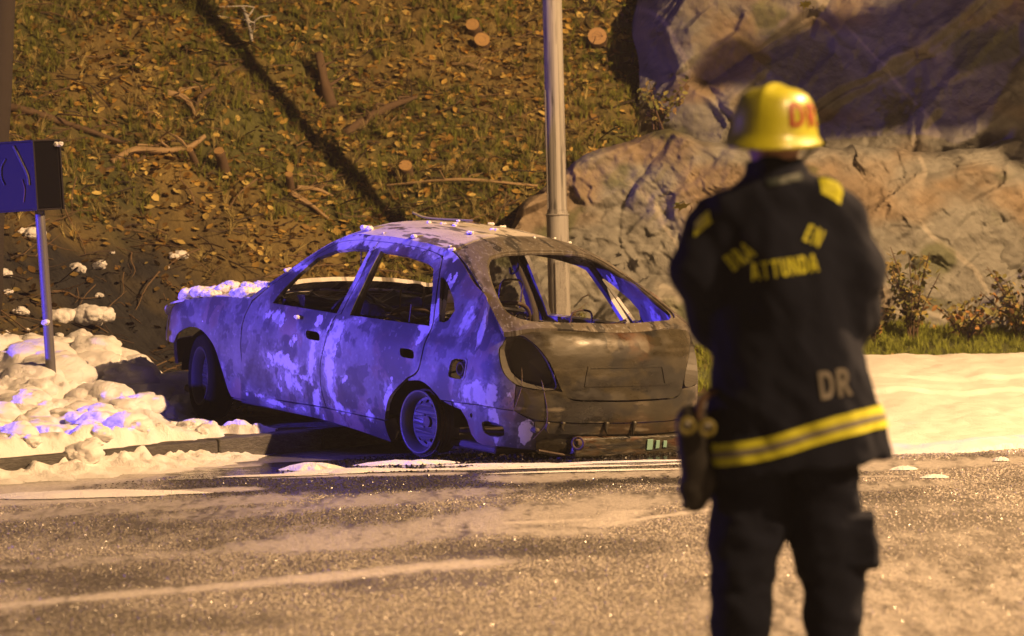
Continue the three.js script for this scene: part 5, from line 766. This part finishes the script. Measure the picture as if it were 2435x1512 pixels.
{ // helmet with brim, comb and red letters; sits on the head
  const prof = [[0, .150], [.034, .148], [.066, .141], [.089, .127], [.101, .110], [.110, .084], [.116, .055], [.119, .022], [.123, .008], [.131, -.002], [.134, -.010], [.131, -.013], [.120, -.006], [.112, .02]].map((p) => new THREE.Vector2(...p));
  const g = new THREE.LatheGeometry(prof, 56), p = g.attributes.position; for (let i = 0; i < p.count; i++) { let x = p.getX(i), y = p.getY(i), z = p.getZ(i); const brim = sstep(.03, -.012, y); z *= 1.18 + .10 * brim * (z > 0 ? 1 : .6); if (z > 0) y -= .012 * brim * (z / .15); const comb = .010 * Math.exp(-((x / .016) ** 2)) * sstep(.02, .12, y); p.setXYZ(i, x, y + comb, z); } g.computeVertexNormals();
  const h = part('helmet', g, helmetM, ff); h.position.set(0, 1.724, 0); h.rotation.set(R(2), R(-22), R(-3.2), 'ZYX'); h.userData.label = 'glossy yellow helmet with red letters D R';
  const font = await new FontLoader().loadAsync('fonts/droid/droid_sans_bold.typeface.json');
  const letters = (s, size, kx = 1, ky = 1) => { const sh = font.generateShapes(s, size), gs = new THREE.ShapeGeometry(sh, 4); gs.computeBoundingBox(); const b = gs.boundingBox; gs.translate(-(b.min.x + b.max.x) / 2, -(b.min.y + b.max.y) / 2, 0); gs.scale(kx, ky, 1); return refine(gs, size * .3); };
  function refine(g0, L) { let g1 = g0.toNonIndexed(); for (let it = 0; it < 4; it++) { const q = g1.attributes.position, o = []; let did = false; for (let i = 0; i < q.count; i += 3) { const P = [0, 1, 2].map((k) => new THREE.Vector3().fromBufferAttribute(q, i + k)), d = [0, 1, 2].map((k) => P[k].distanceTo(P[(k + 1) % 3])), m = d.indexOf(Math.max(...d)); if (d[m] > L) { did = true; const A = P[m], B = P[(m + 1) % 3], C = P[(m + 2) % 3], X = A.clone().lerp(B, .5); for (const v of [A, X, C, X, B, C]) o.push(v.x, v.y, v.z); } else for (const v of P) o.push(v.x, v.y, v.z); } g1 = new THREE.BufferGeometry(); g1.setAttribute('position', new THREE.Float32BufferAttribute(o, 3)); if (!did) break; } return g1; }
  const rad = spl([0, .02, .055, .088, .118, .143], [.124, .1195, .1165, .1105, .0995, .0825]);
  for (const [ch, a0] of [['D', 54], ['R', 84]]) { const t = letters(ch, .068), q = t.attributes.position; for (let i = 0; i < q.count; i++) { const y = .072 + q.getY(i), a = R(a0) + q.getX(i) / .125, r = rad(y) + .0022; q.setXYZ(i, Math.sin(a) * r, y, Math.cos(a) * r * 1.185); } t.computeVertexNormals(); part('letter', t, std([.30, .035, .012], .5), h); }
  // chin strap, and things printed on or sewn to the jacket
  part('chin_strap', tube([[.105, 1.745, .02], [.10, 1.69, .0], [.055, 1.645, -.07]], .006, 14, 6), std([.01, .01, .01], .7), ff);
  const backZ = (x, y) => { let z = .35; for (let k = 0; k < 60; k++) { const d = jacketD([x, y, z]); if (d < .0015) break; z -= Math.max(.001, d * .7); if (z < -.1) break; } return z; };
  const lay = (g1, cx, cy, an, mat, name, up = .004) => { const q = g1.attributes.position, c = Math.cos(an), s = Math.sin(an); for (let i = 0; i < q.count; i++) { const x = cx + q.getX(i) * c - q.getY(i) * s, y = cy + q.getX(i) * s + q.getY(i) * c; q.setXYZ(i, x, y, backZ(x, y) + up); } g1.computeVertexNormals(); return part(name, g1, mat, jacket); };
  const word = (s, step, cx, cy, an) => [...s].forEach((ch, i) => { const k = (i - (s.length - 1) / 2) * step; lay(letters(ch, .038, .72, 1.3), cx + k * Math.cos(an), cy + k * Math.sin(an), an, hiVis, 'letter'); });
  word('ATTUNDA', .0272, .010, 1.370, R(7)); word('BRA', .0272, -.112, 1.402, R(36)); word('EN', .0285, .094, 1.456, R(-26));
  lay(letters('DR', .066, .8, 1.2), .145, 1.045, R(6), silver, 'lettering');
  const patch = (w, h) => refine(new THREE.PlaneGeometry(w, h, 4, 4), .02);
  const snap = (q) => { for (let k = 0; k < 30; k++) { const d = jacketD(q) - .004, e = 2e-3, n = [0, 1, 2].map((a) => { const b = q.slice(); b[a] += e; return jacketD(b) - jacketD(q); }), l = Math.hypot(...n) || 1; q = q.map((v, a) => v - n[a] / l * d * .7); } return q; };
  for (const [cx, cy, cz, w, an] of [[-.215, 1.50, .085, .06, .5], [.150, 1.572, .095, .07, -.45]]) { const g1 = patch(w, .045), q = g1.attributes.position; for (let i = 0; i < q.count; i++) { const u = q.getX(i), v = q.getY(i), r = snap([cx + u * Math.cos(an), cy + u * Math.sin(an) + v * .75, cz - v * .5]); q.setXYZ(i, ...r); } g1.computeVertexNormals(); const pt = part('shoulder_patch', g1, hiVis, jacket); }
  { const g1 = patch(.10, .02); lay(g1, .02, 1.612, R(10), std([.035, .05, .05], .6), 'hanger_loop'); }
  const band = (y0, y1, up, mat, name) => { const g1 = grid(90, 3, (u, v) => { const a = u * Math.PI * 2, dx = Math.sin(a), dz = Math.cos(a); let r = .5; const x = () => .045 + dx * r, y = .896 + .098 * (dx * r) + mix(y0, y1, v); for (let k = 0; k < 60; k++) { const d = jacketD([x(), y, dz * r]); if (d < .001) break; r -= Math.max(.001, d * .6); if (r < .06) break; } return [.045 + dx * (r + up), y, dz * (r + up)]; }); return part(name, g1, mat, jacket); };
  band(-.032, .032, .004, hiVis, 'reflective_band'); band(-.008, .008, .0065, silver, 'reflective_band');
}
{ // gloves hanging at the left hip on two ring clips
  const t = thing('glove_bundle', 'black gloves hanging from two yellow ring clips at the firefighter\'s left hip', 'gloves', [.745 - .245, .70, -10.55]);
  const D = (p) => { let d = cap(p, [.01, .06, 0], [-.005, .24, 0], .046, .05, .7); d = smin(d, cap(p, [-.012, .05, 0], [-.005, .02, .0], .034, .026), .02); d = smin(d, cap(p, [.038, .10, .01], [.044, .07, .01], .02, .017), .015); for (let k = 0; k < 4; k++) d = smin(d, cap(p, [-.03 + k * .018, .06, .012], [-.028 + k * .016, .012 + .006 * k, .016], .014, .011), .006); return d + .02 * (fbm(p[0] * 16, p[1] * 12, p[2] * 16, 3) - .5); };
  part('glove', mesher(D, [0, .14, 0], .18, 56), std([.010, .009, .010], .7), t);
  for (const [x, y] of [[-.022, .235], [.034, .228]]) { const r = part('ring_clip', new THREE.TorusGeometry(.019, .0075, 10, 24).translate(x, y, .055), std([.17, .15, .03], .5), t); part('rivet', new THREE.SphereGeometry(.011, 14, 10).translate(x, y + .006, .056), std([.22, .22, .2], .4), r); }
  part('strap', tube([[.01, .25, .03], [.02, .30, .02], [.06, .33, .0]], .012, 10, 6), std([.06, .03, .015], .7), t);
}
renderer.render(scene, camera);
